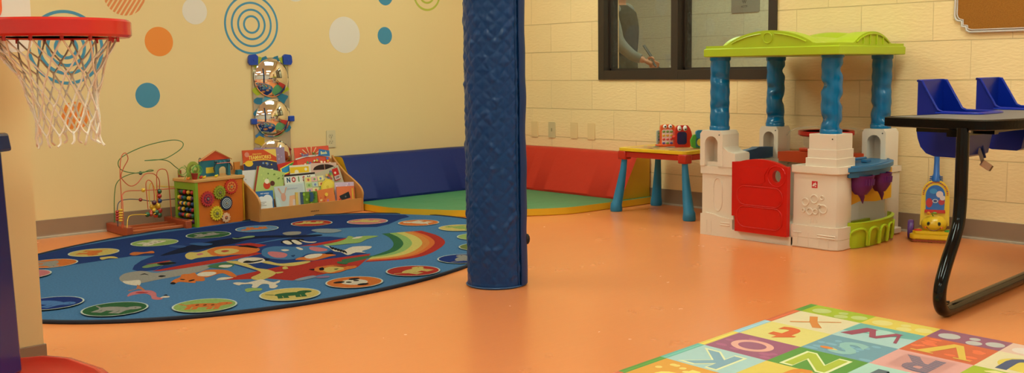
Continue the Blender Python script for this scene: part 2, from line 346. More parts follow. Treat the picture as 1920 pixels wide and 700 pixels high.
# ------------------------------------------------------------------ padded column
PCX, PCY, PR = -2.457, -2.727, .119
PH_ = CH
def pad():
    b = MB(); m = mat((8, 54, 106), .34, .3, name='blue_vinyl', bump=(420, .12, .001))
    nth, nz = 210, 620; vs = []
    aim = math.atan2(CAMP.y-PCY, CAMP.x-PCX)
    for i in range(nz+1):
        z = PH_*i/nz
        for k in range(nth):
            a = 2*PI*k/nth; u = a*13/(2*PI); v = z/.056
            w1 = noise.noise(Vector((math.cos(a)*2.2, math.sin(a)*2.2, z*5)))*.34; w2 = noise.noise(Vector((math.cos(a)*2, math.sin(a)*2, z*4+9)))*.34
            d1 = abs(math.sin(PI*(u+v+w1))); d2 = abs(math.sin(PI*(u-v+w2)))
            q = min(d1, d2); h = .0024*q**.8
            # slack folds: small sideways crescents
            s_ = noise.noise(Vector((math.cos(a)*3.0+.5*math.sin(PI*v), math.sin(a)*3.0, z*15+.55*math.sin(PI*u))))
            h += .009*max(0, s_)*(.5+.5*q) + .0016*noise.noise(Vector((math.cos(a)*9, math.sin(a)*9, z*30)))
            fade = min(1, (z-.0)/.05)
            h = h*(.35+.65*fade)
            da = (a-aim+PI) % (2*PI)-PI           # seam groove to the right of the front
            g = math.exp(-((da-.86)/.03)**2); r = PR+h-.012*g
            if z < .02: r += .0015
            vs.append((PCX+r*math.cos(a), PCY+r*math.sin(a), z))
    fs = [(i*nth+k, i*nth+(k+1) % nth, (i+1)*nth+(k+1) % nth, (i+1)*nth+k) for i in range(nz) for k in range(nth)]
    b.add(vs, fs, m)
    t = thing('column_pad', 'blue quilted vinyl padding wrapped around the column between rug and play mats', 'column', (PCX, PCY, 0))
    b.build('pad', t, smooth=180)
    f = MB(); m2 = mat((20, 50, 98), .5, .25, name='blue_vinyl_flap', bump=(300, .2, .001)); vs = []; n = 10; nz = 90
    for i in range(nz+1):
        z = .008+(PH_-.01)*i/nz; wv = .003*noise.noise(Vector((3, 3, z*7)))
        lo = .0 if z > .04 else -.03
        for j in range(n):
            a = aim+.93+(.62)*j/(n-1); 
            for rr in (.1295, .1335): vs.append((PCX+(rr+wv*(1+j/n)-.0005*abs(j-4.5))*math.cos(a), PCY+(rr+wv*(1+j/n)-.0005*abs(j-4.5))*math.sin(a), z))
    K = 2*n; fs = []
    for i in range(nz):
        for j in range(n-1):
            for q in (0, 1): A_ = [i*K+2*j+q, i*K+2*j+2+q, (i+1)*K+2*j+2+q, (i+1)*K+2*j+q]; fs.append(A_ if q else A_[::-1])
        for j in (0, n-1): fs.append((i*K+2*j, i*K+2*j+1, (i+1)*K+2*j+1, (i+1)*K+2*j))
    f.add(vs, fs, m2); f.build('closing_flap', t)
    h = MB(); h.tube([(PCX+(PR+.006)*math.cos(2*PI*i/48), PCY+(PR+.006)*math.sin(2*PI*i/48), .006) for i in range(48)], .0035, mat((34, 74, 120), .4), 6, closed=True); h.build('hem', t)
    a = aim+1.42; s = MB(); c = Vector((PCX+.131*math.cos(a), PCY+.131*math.sin(a), .193)); s.ball(c, .017, mat((20, 16, 22), .7), 12, (.8, .8, 1.35)); s.build('strap_end', t, label='black strap end sticking out beside the flap')
pad()

# ------------------------------------------------------------------ the big oval rug
RC = Vector((-2.8003, -1.3793, 0)); RU = Vector((.95407, .29957, 0)); RV = Vector((-.29957, .95407, 0)); RA, RB = 1.47, 1.084
def rug():
    nav = (30, 56, 128); sky = (72, 124, 178)
    b = MB(); pile = lambda c: mat(tuple(int((v*.84+.16*(sum(c)/3))*.77) for v in c), .95, .04, bump=(500, .5, .002), mottle=(110, .3))
    edge = circ(0, 0, RA, RB, 120)
    b.prism(edge, RC+Vector((0, 0, .009)), RU, RV, .009, pile(sky), side=mat((22, 26, 50), .8))
    b.tube([RC+RU*p[0]+RV*p[1]+Vector((0, 0, .006)) for p in edge], .009, mat((14, 16, 34), .8, name='rug_binding'), 8, closed=True)
    lay = [0]; X = Vector((1, 0, 0)); Y = Vector((0, 1, 0))
    def put(poly, c):     # a patch of coloured pile, corners measured on the floor
        lay[0] += 1; z = .0092+.00002*lay[0]
        b.flat([(q.x, q.y) for q in poly], (0, 0, z), X, Y, pile(c))
    def G(pts, c, zoom=None, n=5, sm=True, clip=False):
        if zoom: ox, oy, s = zoom; pts = [(ox+x/s, oy+y/s) for x, y in pts]
        P = [F(x, y, .009) for x, y in pts]
        if sm: P = bez(P, n, True)
        if clip:
            Q = []
            for p in P:
                d = p-RC; u, v = d.dot(RU)/RA, d.dot(RV)/RB; r = math.hypot(u, v)
                if r > .99: u, v = u/r*.99, v/r*.99; p = RC+RU*u*RA+RV*v*RB
                Q.append(p)
            P = Q
        put(P, c)
    z5 = (70, 400, 3.183); z6 = (450, 400, 3.5); d1 = (200, 420, 4.667); d2 = (420, 430, 5.383)
    # night-blue sea and sky along the far side, ark interior
    far = [(40, 488), (72, 478), (120, 467), (200, 453), (300, 437), (400, 424), (480, 413), (560, 406), (640, 403), (700, 402), (760, 403)]
    P = far+[(768, 407), (752, 411), (728, 421), (707, 426), (660, 427), (621, 429.5), (590, 437), (560, 444), (520, 449), (430, 466), (330, 484), (290, 507), (262, 510), (248, 506), (252, 498), (265, 489), (290, 479.5), (246, 481), (200, 487.5), (150, 495), (100, 502), (66, 508), (40, 512)]
    G(P, nav, sm=False, clip=True)
    G([(560, 444), (620, 444), (662, 448), (652, 452), (600, 458), (520, 470), (430, 487), (330, 505), (288, 509), (330, 484), (430, 466)], nav, sm=False)
    G([(487, 511), (560, 497), (640, 484), (690, 476), (640, 470), (560, 468), (480, 478), (430, 494)], nav, sm=False)
    G([(300, 480), (345, 474), (400, 464), (440, 457), (470, 449), (510, 446), (560, 446), (600, 443), (600, 440), (560, 441.5), (500, 442), (440, 446), (400, 452), (350, 462)], (22, 30, 62), n=3)
    # ark
    red = (196, 44, 34)
    G([(284, 509), (350, 496), (420, 484), (480, 473.5), (492, 476), (420, 491), (350, 503), (300, 509)], red, sm=False)
    G([(540, 466), (580, 459), (620, 452), (650, 446.5), (670, 448), (640, 453), (600, 460), (560, 467)], red, sm=False)
    G([(440, 459), (470, 456), (500, 460), (486, 464)], red, sm=False); G([(505, 469), (527, 468.5), (525, 473), (512, 475)], red, sm=False)
    G([(404, 526), (487, 508), (531, 499), (600, 488), (695, 476), (686, 488), (671, 501), (600, 516), (548, 526.6), (498, 522.5), (440, 525)], red, sm=False)
    G([(640, 488), (655, 485), (690, 480), (700, 482), (660, 492), (646, 494)], (62, 110, 70), n=2)
    # rainbow
    inn = bez([(716, 438.6, 0), (731, 447, 0), (738, 458, 0), (731, 468, 0), (714, 475, 0), (700, 479.5, 0)], 6)
    out = bez([(790, 433, 0), (822, 443, 0), (834, 457, 0), (806, 476, 0), (764, 486, 0), (684, 492, 0)], 6)
    cols = [(52, 112, 66), (150, 184, 96), (222, 196, 92), (236, 132, 50), (240, 108, 40), (200, 44, 34)]; ts = [0, .19, .36, .56, .7, .8, 1]
    for i, c in enumerate(cols):
        a = [p.lerp(q, ts[i]) for p, q in zip(inn, out)]; d = [p.lerp(q, ts[i+1]) for p, q in zip(inn, out)]
        put([F(q.x, q.y, .009) for q in a+d[::-1]], c)
    # animals on and around the ark (patches of pile)
    cr = (226, 205, 180); org = (232, 112, 40); ylw = (220, 186, 92); gry = (160, 148, 138); blk = (26, 24, 30); pnk = (214, 110, 116); lgn = (152, 178, 88); blu = (64, 116, 170)
    G([(110, 480), (150, 440), (250, 418), (330, 415), (430, 430), (560, 410), (880, 360), (900, 385), (800, 425), (640, 455), (560, 470), (450, 490), (300, 520), (160, 520)], gry, d1)          # whale
    G([(140, 505), (200, 500), (290, 495), (285, 540), (180, 530)], cr, d1)
    G([(290, 450), (330, 435), (370, 450), (330, 444)], blk, d1, 3)
    G([(450, 462), (480, 452), (520, 458), (480, 468)], blk, d1, 3)
    G([(265, 535), (290, 545), (340, 585), (325, 590), (280, 570), (200, 590), (190, 584), (260, 570)], (200, 110, 70), d1, 2)
    G([(180, 630), (210, 605), (280, 588), (380, 585), (430, 605), (440, 640), (490, 650), (470, 665), (400, 660), (385, 630), (330, 612), (230, 625), (190, 638)], pnk, d1)      # flamingo
    G([(250, 605), (300, 596), (370, 604), (300, 610)], (190, 50, 50), d1, 3); G([(470, 650), (500, 635), (550, 636), (540, 646)], cr, d1, 3); G([(495, 630), (520, 620), (535, 630)], blk, d1, 3)
    G([(560, 520), (590, 490), (640, 470), (660, 445), (720, 440), (770, 430), (800, 460), (850, 470), (855, 500), (780, 505), (770, 520), (640, 510), (600, 525)], org, d1, 3)    # fox
    G([(800, 440), (860, 410), (940, 402), (1060, 410), (1130, 450), (1130, 468), (1080, 460), (1020, 435), (960, 445), (880, 470), (810, 462)], org, d1, 3)
    G([(790, 445), (840, 425), (930, 422), (960, 435), (900, 458), (820, 460)], cr, d1, 3); G([(555, 525), (575, 512), (605, 520), (590, 532)], blk, d1, 3)
    G([(960, 495), (1000, 472), (1110, 470), (1050, 488)], cr, d1, 3)
    G([(640, 488), (660, 484), (690, 490), (665, 494)], blk, d1, 3); G([(715, 500), (760, 488), (770, 495), (730, 506)], blk, d1, 3)
    G([(695, 300), (690, 270), (730, 250), (800, 250), (870, 232), (960, 205), (1120, 198), (1240, 208), (1330, 225), (1300, 250), (1180, 268), (1080, 275), (960, 285), (800, 300), (740, 315)], ylw, d1, 4)    # lions
    G([(880, 240), (930, 215), (1000, 200), (1120, 195), (1230, 200), (1330, 215), (1330, 240), (1260, 262), (1200, 268), (1080, 276), (1020, 285), (930, 280), (900, 262)], org, d1, 4)
    G([(940, 245), (1000, 222), (1090, 218), (1160, 235), (1100, 262), (1000, 270)], ylw, d1, 4); G([(1000, 240), (1040, 232), (1075, 238), (1030, 250)], (200, 60, 40), d1, 3)
    G([(1140, 200), (1230, 188), (1320, 205), (1310, 216), (1220, 206)], blk, d1, 2); G([(790, 266), (830, 258), (845, 268), (800, 278)], pnk, d1, 3)
    G([(310, 380), (360, 360), (450, 345), (540, 330), (600, 345), (560, 358), (470, 368), (350, 388)], (120, 150, 90), d1, 3); G([(340, 356), (450, 338), (550, 322), (545, 334), (420, 350)], (180, 50, 40), d1, 2); G([(440, 350), (560, 336), (610, 346), (500, 364)], blk, d1, 3)   # parrot
    G([(880, 375), (960, 350), (1060, 340), (1120, 360), (1060, 390), (960, 392)], (70, 120, 80), d1, 3); G([(980, 378), (1010, 362), (1100, 364), (1060, 385)], cr, d1, 3)
    # second picture strip: elephant, giraffes, cow, goat, monkey, tiger, zebra
    G([(380, 250), (400, 200), (520, 175), (700, 180), (860, 170), (1050, 180), (1080, 210), (1000, 245), (850, 250), (760, 290), (640, 310), (480, 300), (410, 280)], blu, d2, 4)
    G([(440, 245), (480, 228), (600, 240), (640, 262), (600, 290), (500, 285)], pnk, d2, 4); G([(860, 190), (900, 180), (1010, 195), (1045, 215), (960, 228), (880, 212)], pnk, d2, 4)
    G([(575, 212), (620, 205), (660, 215), (610, 225)], cr, d2, 3); G([(725, 190), (750, 185), (800, 205), (770, 212)], cr, d2, 3); G([(675, 270), (720, 262), (700, 285)], (30, 60, 110), d2, 3)
    G([(720, 310), (760, 290), (830, 280), (900, 255), (990, 250), (1130, 262), (1060, 280), (990, 300), (900, 320), (800, 315)], org, d2, 4); G([(810, 280), (880, 255), (990, 252), (960, 280), (860, 300)], cr, d2, 3); G([(1020, 245), (1090, 240), (1100, 252), (1040, 256)], blk, d2, 3)
    G([(20, 330), (140, 325), (240, 355), (330, 395), (440, 410), (520, 440), (500, 470), (430, 500), (380, 515), (300, 512), (275, 490), (340, 460), (370, 435), (280, 400), (140, 360)], ylw, d2, 4)    # giraffe
    G([(340, 328), (440, 325), (560, 350), (700, 340), (840, 325), (870, 335), (780, 360), (690, 375), (600, 375), (480, 360)], ylw, d2, 4)
    G([(510, 440), (590, 432), (595, 440), (540, 452)], ylw, d2, 2); G([(590, 390), (620, 378), (650, 400), (600, 408)], ylw, d2, 2)
    G([(140, 325), (180, 300), (300, 288), (400, 300), (410, 325), (340, 345), (220, 350)], cr, d2, 4); G([(190, 340), (230, 320), (300, 325), (390, 308), (370, 325), (260, 345)], blk, d2, 3); G([(400, 300), (470, 302), (430, 318)], blk, d2, 3)  # cow
    G([(90, 550), (140, 540), (220, 545), (290, 530), (370, 510), (420, 520), (500, 540), (560, 520), (560, 540), (520, 560), (545, 575), (510, 600), (460, 595), (450, 560), (380, 560), (330, 595), (280, 590), (285, 560), (180, 560), (150, 572)], cr, d2, 3)   # goat
    G([(210, 620), (240, 600), (380, 600), (370, 625), (300, 625), (240, 640)], lgn, d2, 2)
    G([(570, 130), (640, 108), (790, 100), (800, 125), (700, 150), (610, 150)], blk, d2, 3)
    for q in ([(590, 130), (640, 118), (690, 150), (640, 158)], [(680, 120), (720, 112), (790, 148), (740, 158)], [(760, 112), (800, 120), (860, 130), (935, 128), (900, 140), (820, 136)]): G(q, cr, d2, 3)
    G([(1000, 165), (1080, 180), (1200, 215), (1300, 180), (1480, 175), (1470, 200), (1390, 225), (1430, 240), (1330, 238), (1250, 265), (1180, 235), (1110, 225), (1070, 195)], cr, d2, 3)      # zebra
    for i in range(6): x_ = 1060+i*28; G([(x_, 178+i*8), (x_+22, 180+i*8), (x_+45, 205+i*8), (x_+30, 207+i*8)], blk, d2, 2)
    G([(990, 165), (1150, 130), (1230, 100), (1260, 70), (1340, 90), (1400, 72), (1560, 72), (1440, 105), (1370, 140), (1250, 150), (1120, 165)], lgn, d2, 3)          # crocodile
    G([(1290, 100), (1340, 80), (1400, 78), (1360, 96)], cr, d2, 2)
    G([(910, 420), (930, 390), (990, 380), (1100, 365), (1240, 378), (1330, 372), (1330, 395), (1250, 410), (1180, 435), (1090, 450), (1000, 445)], org, d2, 4); G([(1000, 410), (1060, 385), (1180, 388), (1210, 405), (1140, 425), (1080, 442), (1020, 432)], ylw, d2, 4)   # monkey
    G([(855, 410), (910, 405), (905, 420)], blk, d2, 3); G([(960, 400), (1000, 390), (1010, 415), (970, 420)], blk, d2, 3); G([(1100, 372), (1240, 378), (1180, 382)], blk, d2, 3); G([(1110, 405), (1160, 400), (1130, 415)], (90, 110, 60), d2, 3)
    G([(1150, 330), (1230, 335), (1240, 358), (1150, 350)], (62, 110, 70), d2, 3)
    G([(715, 515), (800, 490), (900, 472), (930, 485), (860, 505), (760, 525)], (140, 150, 170), d2, 3); G([(930, 485), (1050, 475), (1060, 490), (960, 500)], (150, 110, 150), d2, 3)
    # small fish and clouds in the border
    G([(200, 270), (240, 250), (330, 252), (400, 240), (415, 260), (330, 262), (250, 280)], (220, 110, 50), d1, 3); G([(-60, 300), (-10, 292), (60, 288), (100, 305), (20, 305), (-40, 318)], ylw, d1, 3)
    G([(1100, 125), (1150, 130), (1220, 112), (1290, 108), (1285, 120), (1200, 130), (1120, 137)], (140, 164, 110), d1, 3); G([(540, 200), (620, 190), (700, 200), (640, 215)], (52, 84, 150), d1, 3); G([(720, 180), (800, 168), (930, 178), (850, 195)], (52, 96, 160), d1, 3)
    G([(590, 45), (650, 30), (770, 28), (760, 55), (640, 65)], gry, d2, 3); G([(880, 15), (960, 0), (1100, 0), (1190, 18), (1100, 40), (980, 40)], (140, 150, 160), d2, 3)
    # ring of round medallions
    navy = (26, 50, 130); grn = (48, 100, 56)
    med = [((95, 495), org, gry), ((176, 474.5), ylw, org), ((290, 456), lgn, cr), ((391, 441.5), grn, gry), ((482, 430), (84, 140, 190), org), ((584.6, 419.7), red, ylw), ((689, 416.5), pnk, ylw), ((785, 419), org, cr), ((862, 428.5), ylw, lgn), ((899, 445), lgn, gry), ((905, 464), (120, 130, 60), cr), ((868, 487), navy, gry), ((774.6, 510), red, ylw), ((664.5, 531.5), org, cr), ((544, 554.5), ylw, grn), ((384, 575.6), lgn, org), ((215.5, 582.3), grn, gry), ((96, 571.5), navy, (72, 120, 190)), ((42, 518), pnk, cr)]
    for i, (c, fc, ac) in enumerate(med):
        C = F(*c, .009); R = .121
        put([C+X*x+Y*y for x, y in circ(0, 0, R, n=32)], (206, 214, 200)); put([C+X*x+Y*y for x, y in circ(0, 0, R*.945, n=32)], fc)
        rd = random.Random(i); a0 = math.atan2(C.y-RC.y, C.x-RC.x)+PI/2; U = Vector((math.cos(a0), math.sin(a0), 0)); V = Vector((-U.y, U.x, 0))
        if i == 13:
            put([C+X*x+Y*y for x, y in circ(0, 0, .055, .06, 16)], cr)
            for q in ((-.05, .04), (.035, .055), (.0, -.065)): put([C+X*(q[0]+x)+Y*(q[1]+y) for x, y in circ(0, 0, .026, .02, 12)], blk)
            for q in ((-.02, .012), (.022, .02)): put([C+X*(q[0]+x)+Y*(q[1]+y) for x, y in circ(0, 0, .012, .015, 10)], blk)
        else:    # body, head, legs, tail of a walking animal
            L_ = .062+.012*rd.random()
            put([C+U*x+V*y for x, y in circ(0, 0, L_, .034, 14)], ac); put([C+U*(L_*.95+x)+V*(.026+y) for x, y in circ(0, 0, .03, .026, 12)], ac)
            for q in (-.7, -.35, .4, .75): put([C+U*(L_*q+x)+V*y for x, y in ((-.008, 0), (.008, 0), (.012, -.068), (-.01, -.068))], ac)
            put([C+U*(-L_+x)+V*y for x, y in ((0, .01), (-.03, .03), (-.034, .024), (0, -.002))], ac)
            dk = tuple(int(v*.55) for v in ac)
            put([C+U*(L_*1.05+x)+V*(.028+y) for x, y in circ(0, 0, .004, n=8)], blk)
            for q in (-.4, 0, .4): put([C+U*(L_*q+x)+V*y for x, y in circ(0, .004, .007, .012, 8)], dk if i in (2, 10, 15) else ac)
    b.build('rug', label='large oval blue rug with rainbow, ark and animal medallions, on the orange floor', cat='rug', smooth=0)
rug()

# ------------------------------------------------------------------ alphabet play mat
def alphabet():
    b = MB(); O = F(1501.5, 586.7); a = Vector((-.012, -.2425, 0)); bb = Vector((-.2075, -.0135, 0)); th = .006
    ua, ub = a.normalized(), bb.normalized(); la, lb = a.length, bb.length
    c0 = F(1518, 575); e1 = (c0-O).dot(-ub)      # far border width
    vin = lambda c: mat(tuple(int((v*.92+.08*(sum(c)/3))*.93) for v in c), .5, .3, bump=(900, .15, .001), mottle=(60, .04))
    NA, NB = 6, 7
    x0, x1, y0, y1 = -.028, la*NA+.028, -.125, lb*NB+.1
    # frame: u along a, v along b (towards the picture's left)
    def P(poly, c, lift): b.flat(poly, O+Vector((0, 0, th+lift)), ua, ub, vin(c))
    b.prism([(x0, y0), (x1, y0), (x1, y1), (x0, y1)], O+Vector((0, 0, th)), ub, ua, th, vin((222, 210, 180))) if False else b.prism([(p[1], p[0]) for p in [(x0, y0), (x1, y0), (x1, y1), (x0, y1)]], O+Vector((0, 0, th)), ub, ua, th, vin((222, 210, 180)))
    E = .0003; lime = (178, 192, 44); ye = (238, 204, 84); pu = (160, 92, 118); tq = (112, 184, 166); or_ = (226, 104, 62); lb_ = (176, 208, 206); gr = (96, 156, 58); pk = (236, 164, 156); cr = (236, 214, 168); te = (116, 160, 178)
    far = [lime, ye, pu, (238, 190, 170), lime, tq]
    for i, c in enumerate(far):
        u0 = x0 if i == 0 else i*la; u1 = x1 if i == NA-1 else (i+1)*la
        P([(u0, y0), (u1, y0), (u1, 0), (u0, 0)], c, E)
        dc = [(200, 206, 120), (240, 216, 130), (200, 190, 184), (240, 214, 200), (210, 214, 130), (170, 210, 200)][i]
        for (fx, fy, r) in ((.24, -.055, .036), (.56, -.078, .018), (.62, -.03, .026), (.86, -.06, .03)): P(circ(i*la+fx*la, fy, r, n=18), dc, 2*E)
    left = [or_, (160, 200, 214), ye, tq, gr, or_, ye]
    P([(x0, y0), (0, y0), (0, 0), (x0, 0)], gr, 1.5*E)
    for j, c in enumerate(left):
        P([(x0, j*lb), (0, j*lb), (0, (j+1)*lb), (x0, (j+1)*lb)], c, 1.5*E)
        P([(x0*.55, j*lb), (x0*.3, j*lb), (x0*.3, (j+1)*lb), (x0*.55, (j+1)*lb)], tuple(min(255, int(v*1.12)) for v in c), 1.8*E)
    cells = {(0, 0): ('X', cr, (232, 138, 60)), (1, 0): ('W', lb_, (170, 76, 98)), (2, 0): ('V', or_, (238, 190, 76)), (3, 0): ('U', cr, (84, 92, 128)), (4, 0): ('Z', lime, (60, 120, 90)), (5, 0): ('Y', tq, or_),
             (0, 1): ('t', (236, 214, 120), (236, 104, 46)), (1, 1): ('S', te, (150, 196, 190)), (2, 1): ('R', pk, (80, 92, 124)), (3, 1): ('Q', lime, (240, 224, 140)), (4, 1): ('D', ye, pu), (5, 1): ('A', lb_, gr),
             (0, 2): ('O', (168, 88, 122), (244, 170, 152)), (1, 2): ('N', gr, (186, 196, 56)), (2, 2): ('M', (178, 214, 200), (96, 110, 120)), (3, 2): ('L', or_, cr), (4, 2): ('E', te, ye), (5, 2): ('B', pk, tq),
             (0, 3): ('K', lb_, (134, 170, 190)), (1, 3): ('J', ye, (238, 140, 44)), (2, 3): ('H', pu, cr), (3, 3): ('G', tq, or_), (4, 3): ('F', cr, gr), (5, 3): ('C', gr, ye),
             (0, 4): ('P', (240, 160, 50), (250, 220, 110)), (1, 4): ('I', tq, cr)}
    for i in range(NA):
        for j in range(NB):
            ch, c, lc = cells.get((i, j), (None, [ye, pk, lb_, lime, or_][(i*2+j) % 5], cr))
            P([(i*la, j*lb), ((i+1)*la, j*lb), ((i+1)*la, (j+1)*lb), (i*la, (j+1)*lb)], c, E)
            rd = random.Random(i*10+j); cx, cy = (i+.5)*la, (j+.5)*lb
            if (i, j) == (1, 0): P([((1+.02)*la, 0), ((2-.0)*la, 0), ((2-.0)*la, lb*.35), ((1)*la, lb*.62)], (112, 178, 168), 1.6*E); P(circ(cx-.01, cy-.035, .06, .036, 20), (178, 212, 200), 2*E)
            if (i, j) in ((0, 2), (1, 1), (2, 0)):
                for q in range(14): P(circ(i*la+la*(.08+.84*rd.random()), j*lb+lb*(.08+.84*rd.random()), .012+.014*rd.random(), .012, 10), tuple(min(255, int(v*1.13)) for v in c), 1.6*E+q*.00001)
            if (i, j) == (3, 0): P(circ(cx, cy, .085, .075, 24), ye, 2*E)
            if (i, j) == (0, 4):
                for q in range(12): P(circ(i*la+la*(.1+.8*rd.random()), j*lb+lb*(.1+.8*rd.random()), .012, .012, 10), (252, 214, 110), 2*E+q*.00001)
            if ch:      # letters read from the far side: up = towards b, right = away along -a
                if ch in 'NKX' and ch != 'X': b.text(ch, O+ua*cx+ub*cy+Vector((0, 0, th+2.4*E)), -ua, ub, .215, vin((240, 236, 180)), 'CENTER', .0001, 1., .06)
                font = .2 if ch != 't' else .24
                if ch == 'X':
                    P([(cx-.075, cy+.055), (cx-.066, cy+.063), (cx+.075, cy-.055), (cx+.068, cy-.062)], lc, 3*E); P([(cx+.03, cy+.075), (cx+.06, cy+.06), (cx+.008, cy), (cx-.03, cy-.07), (cx-.055, cy-.055), (cx-.018, cy+.012)], lc, 3.2*E)
                elif ch == 'V':
                    P([(cx+.085, cy+.07), (cx+.02, cy-.075), (cx-.008, cy-.075), (cx+.062, cy+.07)], lc, 3*E); P([(cx-.035, cy+.07), (cx-.075, cy+.07), (cx-.012, cy-.075), (cx+.02, cy-.075)], lc, 3.1*E)
                    P([(cx+.045, cy+.07), (cx+.1, cy+.07), (cx+.1, cy+.078), (cx+.045, cy+.078)], lc, 3.2*E); P([(cx-.095, cy+.07), (cx-.02, cy+.07), (cx-.02, cy+.078), (cx-.095, cy+.078)], lc, 3.2*E)
                elif ch == 'O':
                    P(circ(cx, cy, .075, .062, 32), lc, 3*E); P(circ(cx, cy, .05, .04, 28), (168, 92, 124), 3.3*E)
                elif ch == 'W':
                    for iq, (p, q, w0) in enumerate((((-.09, .06), (-.05, -.06), .022), ((-.05, -.06), (-.0, .045), .012), ((0, .045), (.05, -.06), .014), ((.05, -.06), (.085, .055), .006))):
                        P([(cx+p[0]-w0, cy+p[1]), (cx+p[0]+w0, cy+p[1]), (cx+q[0]+w0, cy+q[1]), (cx+q[0]-w0, cy+q[1])], lc, (3+iq*.3)*E)
                else:
                    b.text(ch, O+ua*cx+ub*cy+Vector((0, 0, th+3*E)), -ua, ub, font, vin(lc), 'CENTER', .0001, 1., .035)
                if ch == 'R':
                    for q in range(14): P([(cx-.08, cy-.075+q*.0115), (cx+.08, cy-.082+q*.0115), (cx+.08, cy-.079+q*.0115), (cx-.08, cy-.072+q*.0115)], pk, 3.6*E)
                if ch == 'S': P(circ(cx-.055, cy+.05, .024, .013, 14), (240, 130, 50), 3.6*E); P(circ(cx-.035, cy+.052, .02, .008, 14), (236, 214, 120), 3.5*E)
    b.build('alphabet_mat', label='pastel foam play mat printed with letters in coloured squares, at the bottom right', cat='play mat', smooth=0)
alphabet()

# ------------------------------------------------------------------ corner mats
def corner():
    ye = mat((222, 170, 28), .45, .4, name='yellow_vinyl', bump=(14, .3, .006)); gr = mat((70, 128, 84), .5, .35, name='green_vinyl', bump=(9, .5, .012), mottle=(5, .06))
    pts = [F(x, y) for x, y in ((684, 397), (730, 402.5), (780, 405.5), (870, 408), (985, 406), (1040, 404), (1080, 401), (1140, 393))]
    arc = bez([(-1.535, -.3, 0), (-1.535, -.42, 0)]+[tuple(p) for p in pts[1:-1]]+[(-.47, -1.50, 0), (-.35, -1.52, 0)], 6)
    b = MB(); T = .045
    poly = [(p.x, p.y) for p in arc]+[(-.01, -1.52), (-.01, -.01), (-1.535, -.01)]
    b.prism(poly, (0, 0, T), (1, 0, 0), (0, 1, 0), T, gr, side=ye)
    b.build('corner_mat', label='green quarter-round floor mat with yellow edge in the corner behind the column', cat='floor mat', bevel=.006)
    def wedge(nm, axis, L0, L1, c, label):
        b = MB(); prof = [(.012, 0), (.285, 0), (.288, .014), (.132, .276), (.115, .288), (.03, .29), (.012, .28)]
        n = 50; side = mat(c, .5, .2, name='vinyl_'+nm, bump=(16, .35, .006)); vs = []; K = len(prof)
        for i in range(n+1):
            s_ = L0+(L1-L0)*i/n
            for j, (d, z) in enumerate(prof):
                k = .006*noise.noise(Vector((s_*5, d*7+3, z*6))) if j in (3, 4, 5, 2) else 0
                d2 = d; s0 = s_; s_ = min(s_, -d) if axis == 0 else min(s_, -d) 
                vs.append((s_, -(d2+k), T+.001+z+k*.5) if axis == 0 else (-(d2+k), s_, T+.001+z+k*.5)); s_ = s0
        fs = []
        for i in range(n):
            for j in range(K): fs.append((i*K+j, i*K+(j+1) % K, (i+1)*K+(j+1) % K, (i+1)*K+j))
        b.add(vs, fs, side)
        yq = [list(range(K)), [n*K+j for j in range(K)]]
        b.add(vs, [yq[0][::-1], yq[1]], ye)
        return b.build('bolster', label=label, cat='bolster', smooth=40)
    return wedge
wed = corner()
wed('blue_bolster', 0, -1.53, 0.0, (22, 38, 98), 'long blue wedge cushion with yellow end, along the decal wall behind the book rack')
wed('red_bolster', 1, -1.49, 0.0, (186, 46, 28), 'long red wedge cushion with yellow end, along the block wall left of the activity table')
# ------------------------------------------------------------------ wall decals (vinyl stickers on the left wall)
XU, ZV = Vector((1, 0, 0)), Vector((0, 0, 1))
def decal(px, py, build, label):
    P = LW(px, py); b = MB(); build(b, P); b.build('wall_decal', label=label, cat='wall decal', group=None, smooth=0)
def d_disc(r, c):
    return lambda b, P: b.prism(circ(0, 0, r, n=48), (P.x, -.0012, P.z), XU, ZV, .0008, mat(c, .45))
def ringflat(b, P, ro, ri, m, n=64, U=XU, V=ZV, y=-.0012):
    vs = []; O = Vector((P.x, y, P.z))
    for i in range(n):
        a = 2*PI*i/n
        for r in (ro, ri): vs.append(O+U*(r*math.cos(a))+V*(r*math.sin(a)))
    vs += [v+Vector((0, .0008, 0)) for v in vs]; fs = []
    for i in range(n):
        j = (i+1) % n; A_ = (2*i, 2*j, 2*j+1, 2*i+1); fs += [A_, tuple(k+2*n for k in A_[::-1]), (2*i, 2*i+2*n, 2*j+2*n, 2*j), (2*i+1, 2*j+1, 2*j+1+2*n, 2*i+1+2*n)]
    b.add(vs, fs, m)
def d_rings(rs, w, c): return lambda b, P: [ringflat(b, P, r, r-w, mat(c, .45)) for r in rs]
def d_stripes(r, n, c, ang):
    def g(b, P):
        m = mat(c, .45); U = Vector((math.cos(ang), 0, math.sin(ang))); V = Vector((-math.sin(ang), 0, math.cos(ang)))
        for i in range(n):
            v0 = -r+2*r*(i+.14)/n; v1 = -r+2*r*(i+.72)/n
            top = [(math.sqrt(max(0, r*r-v*v)), v) for v in [v0+(v1-v0)*q/4 for q in range(5)]]
            poly = top+[(-x, v) for x, v in top[::-1]]
            b.prism(poly, (P.x, -.0012, P.z), U, V, .0008, m)
    return g
cb, co, cw, cg = (66, 134, 164), (232, 134, 48), (222, 208, 194), (178, 178, 66)
decal(471.5, 46, d_rings([.186, .141, .098, .058], .013, cb), 'wall sticker of four thin blue concentric rings above the mirror panel')
decal(124, 89, d_rings([.206, .152, .108, .066], .017, cb), 'wall sticker of bold blue concentric rings behind the basketball net')
decal(298, 78, d_disc(.086, co), 'solid orange dot sticker on the wall, between rings and striped dot')
decal(277, 179, d_disc(.074, cb), 'solid blue dot sticker on the wall below the orange dot')
decal(141, 217, d_stripes(.078, 5, (230, 126, 40), 1.2), 'small orange striped dot sticker seen through the basketball net')
decal(233, -11, d_stripes(.122, 11, (220, 130, 70), .98), 'large thinly striped orange dot sticker cut by the top edge')
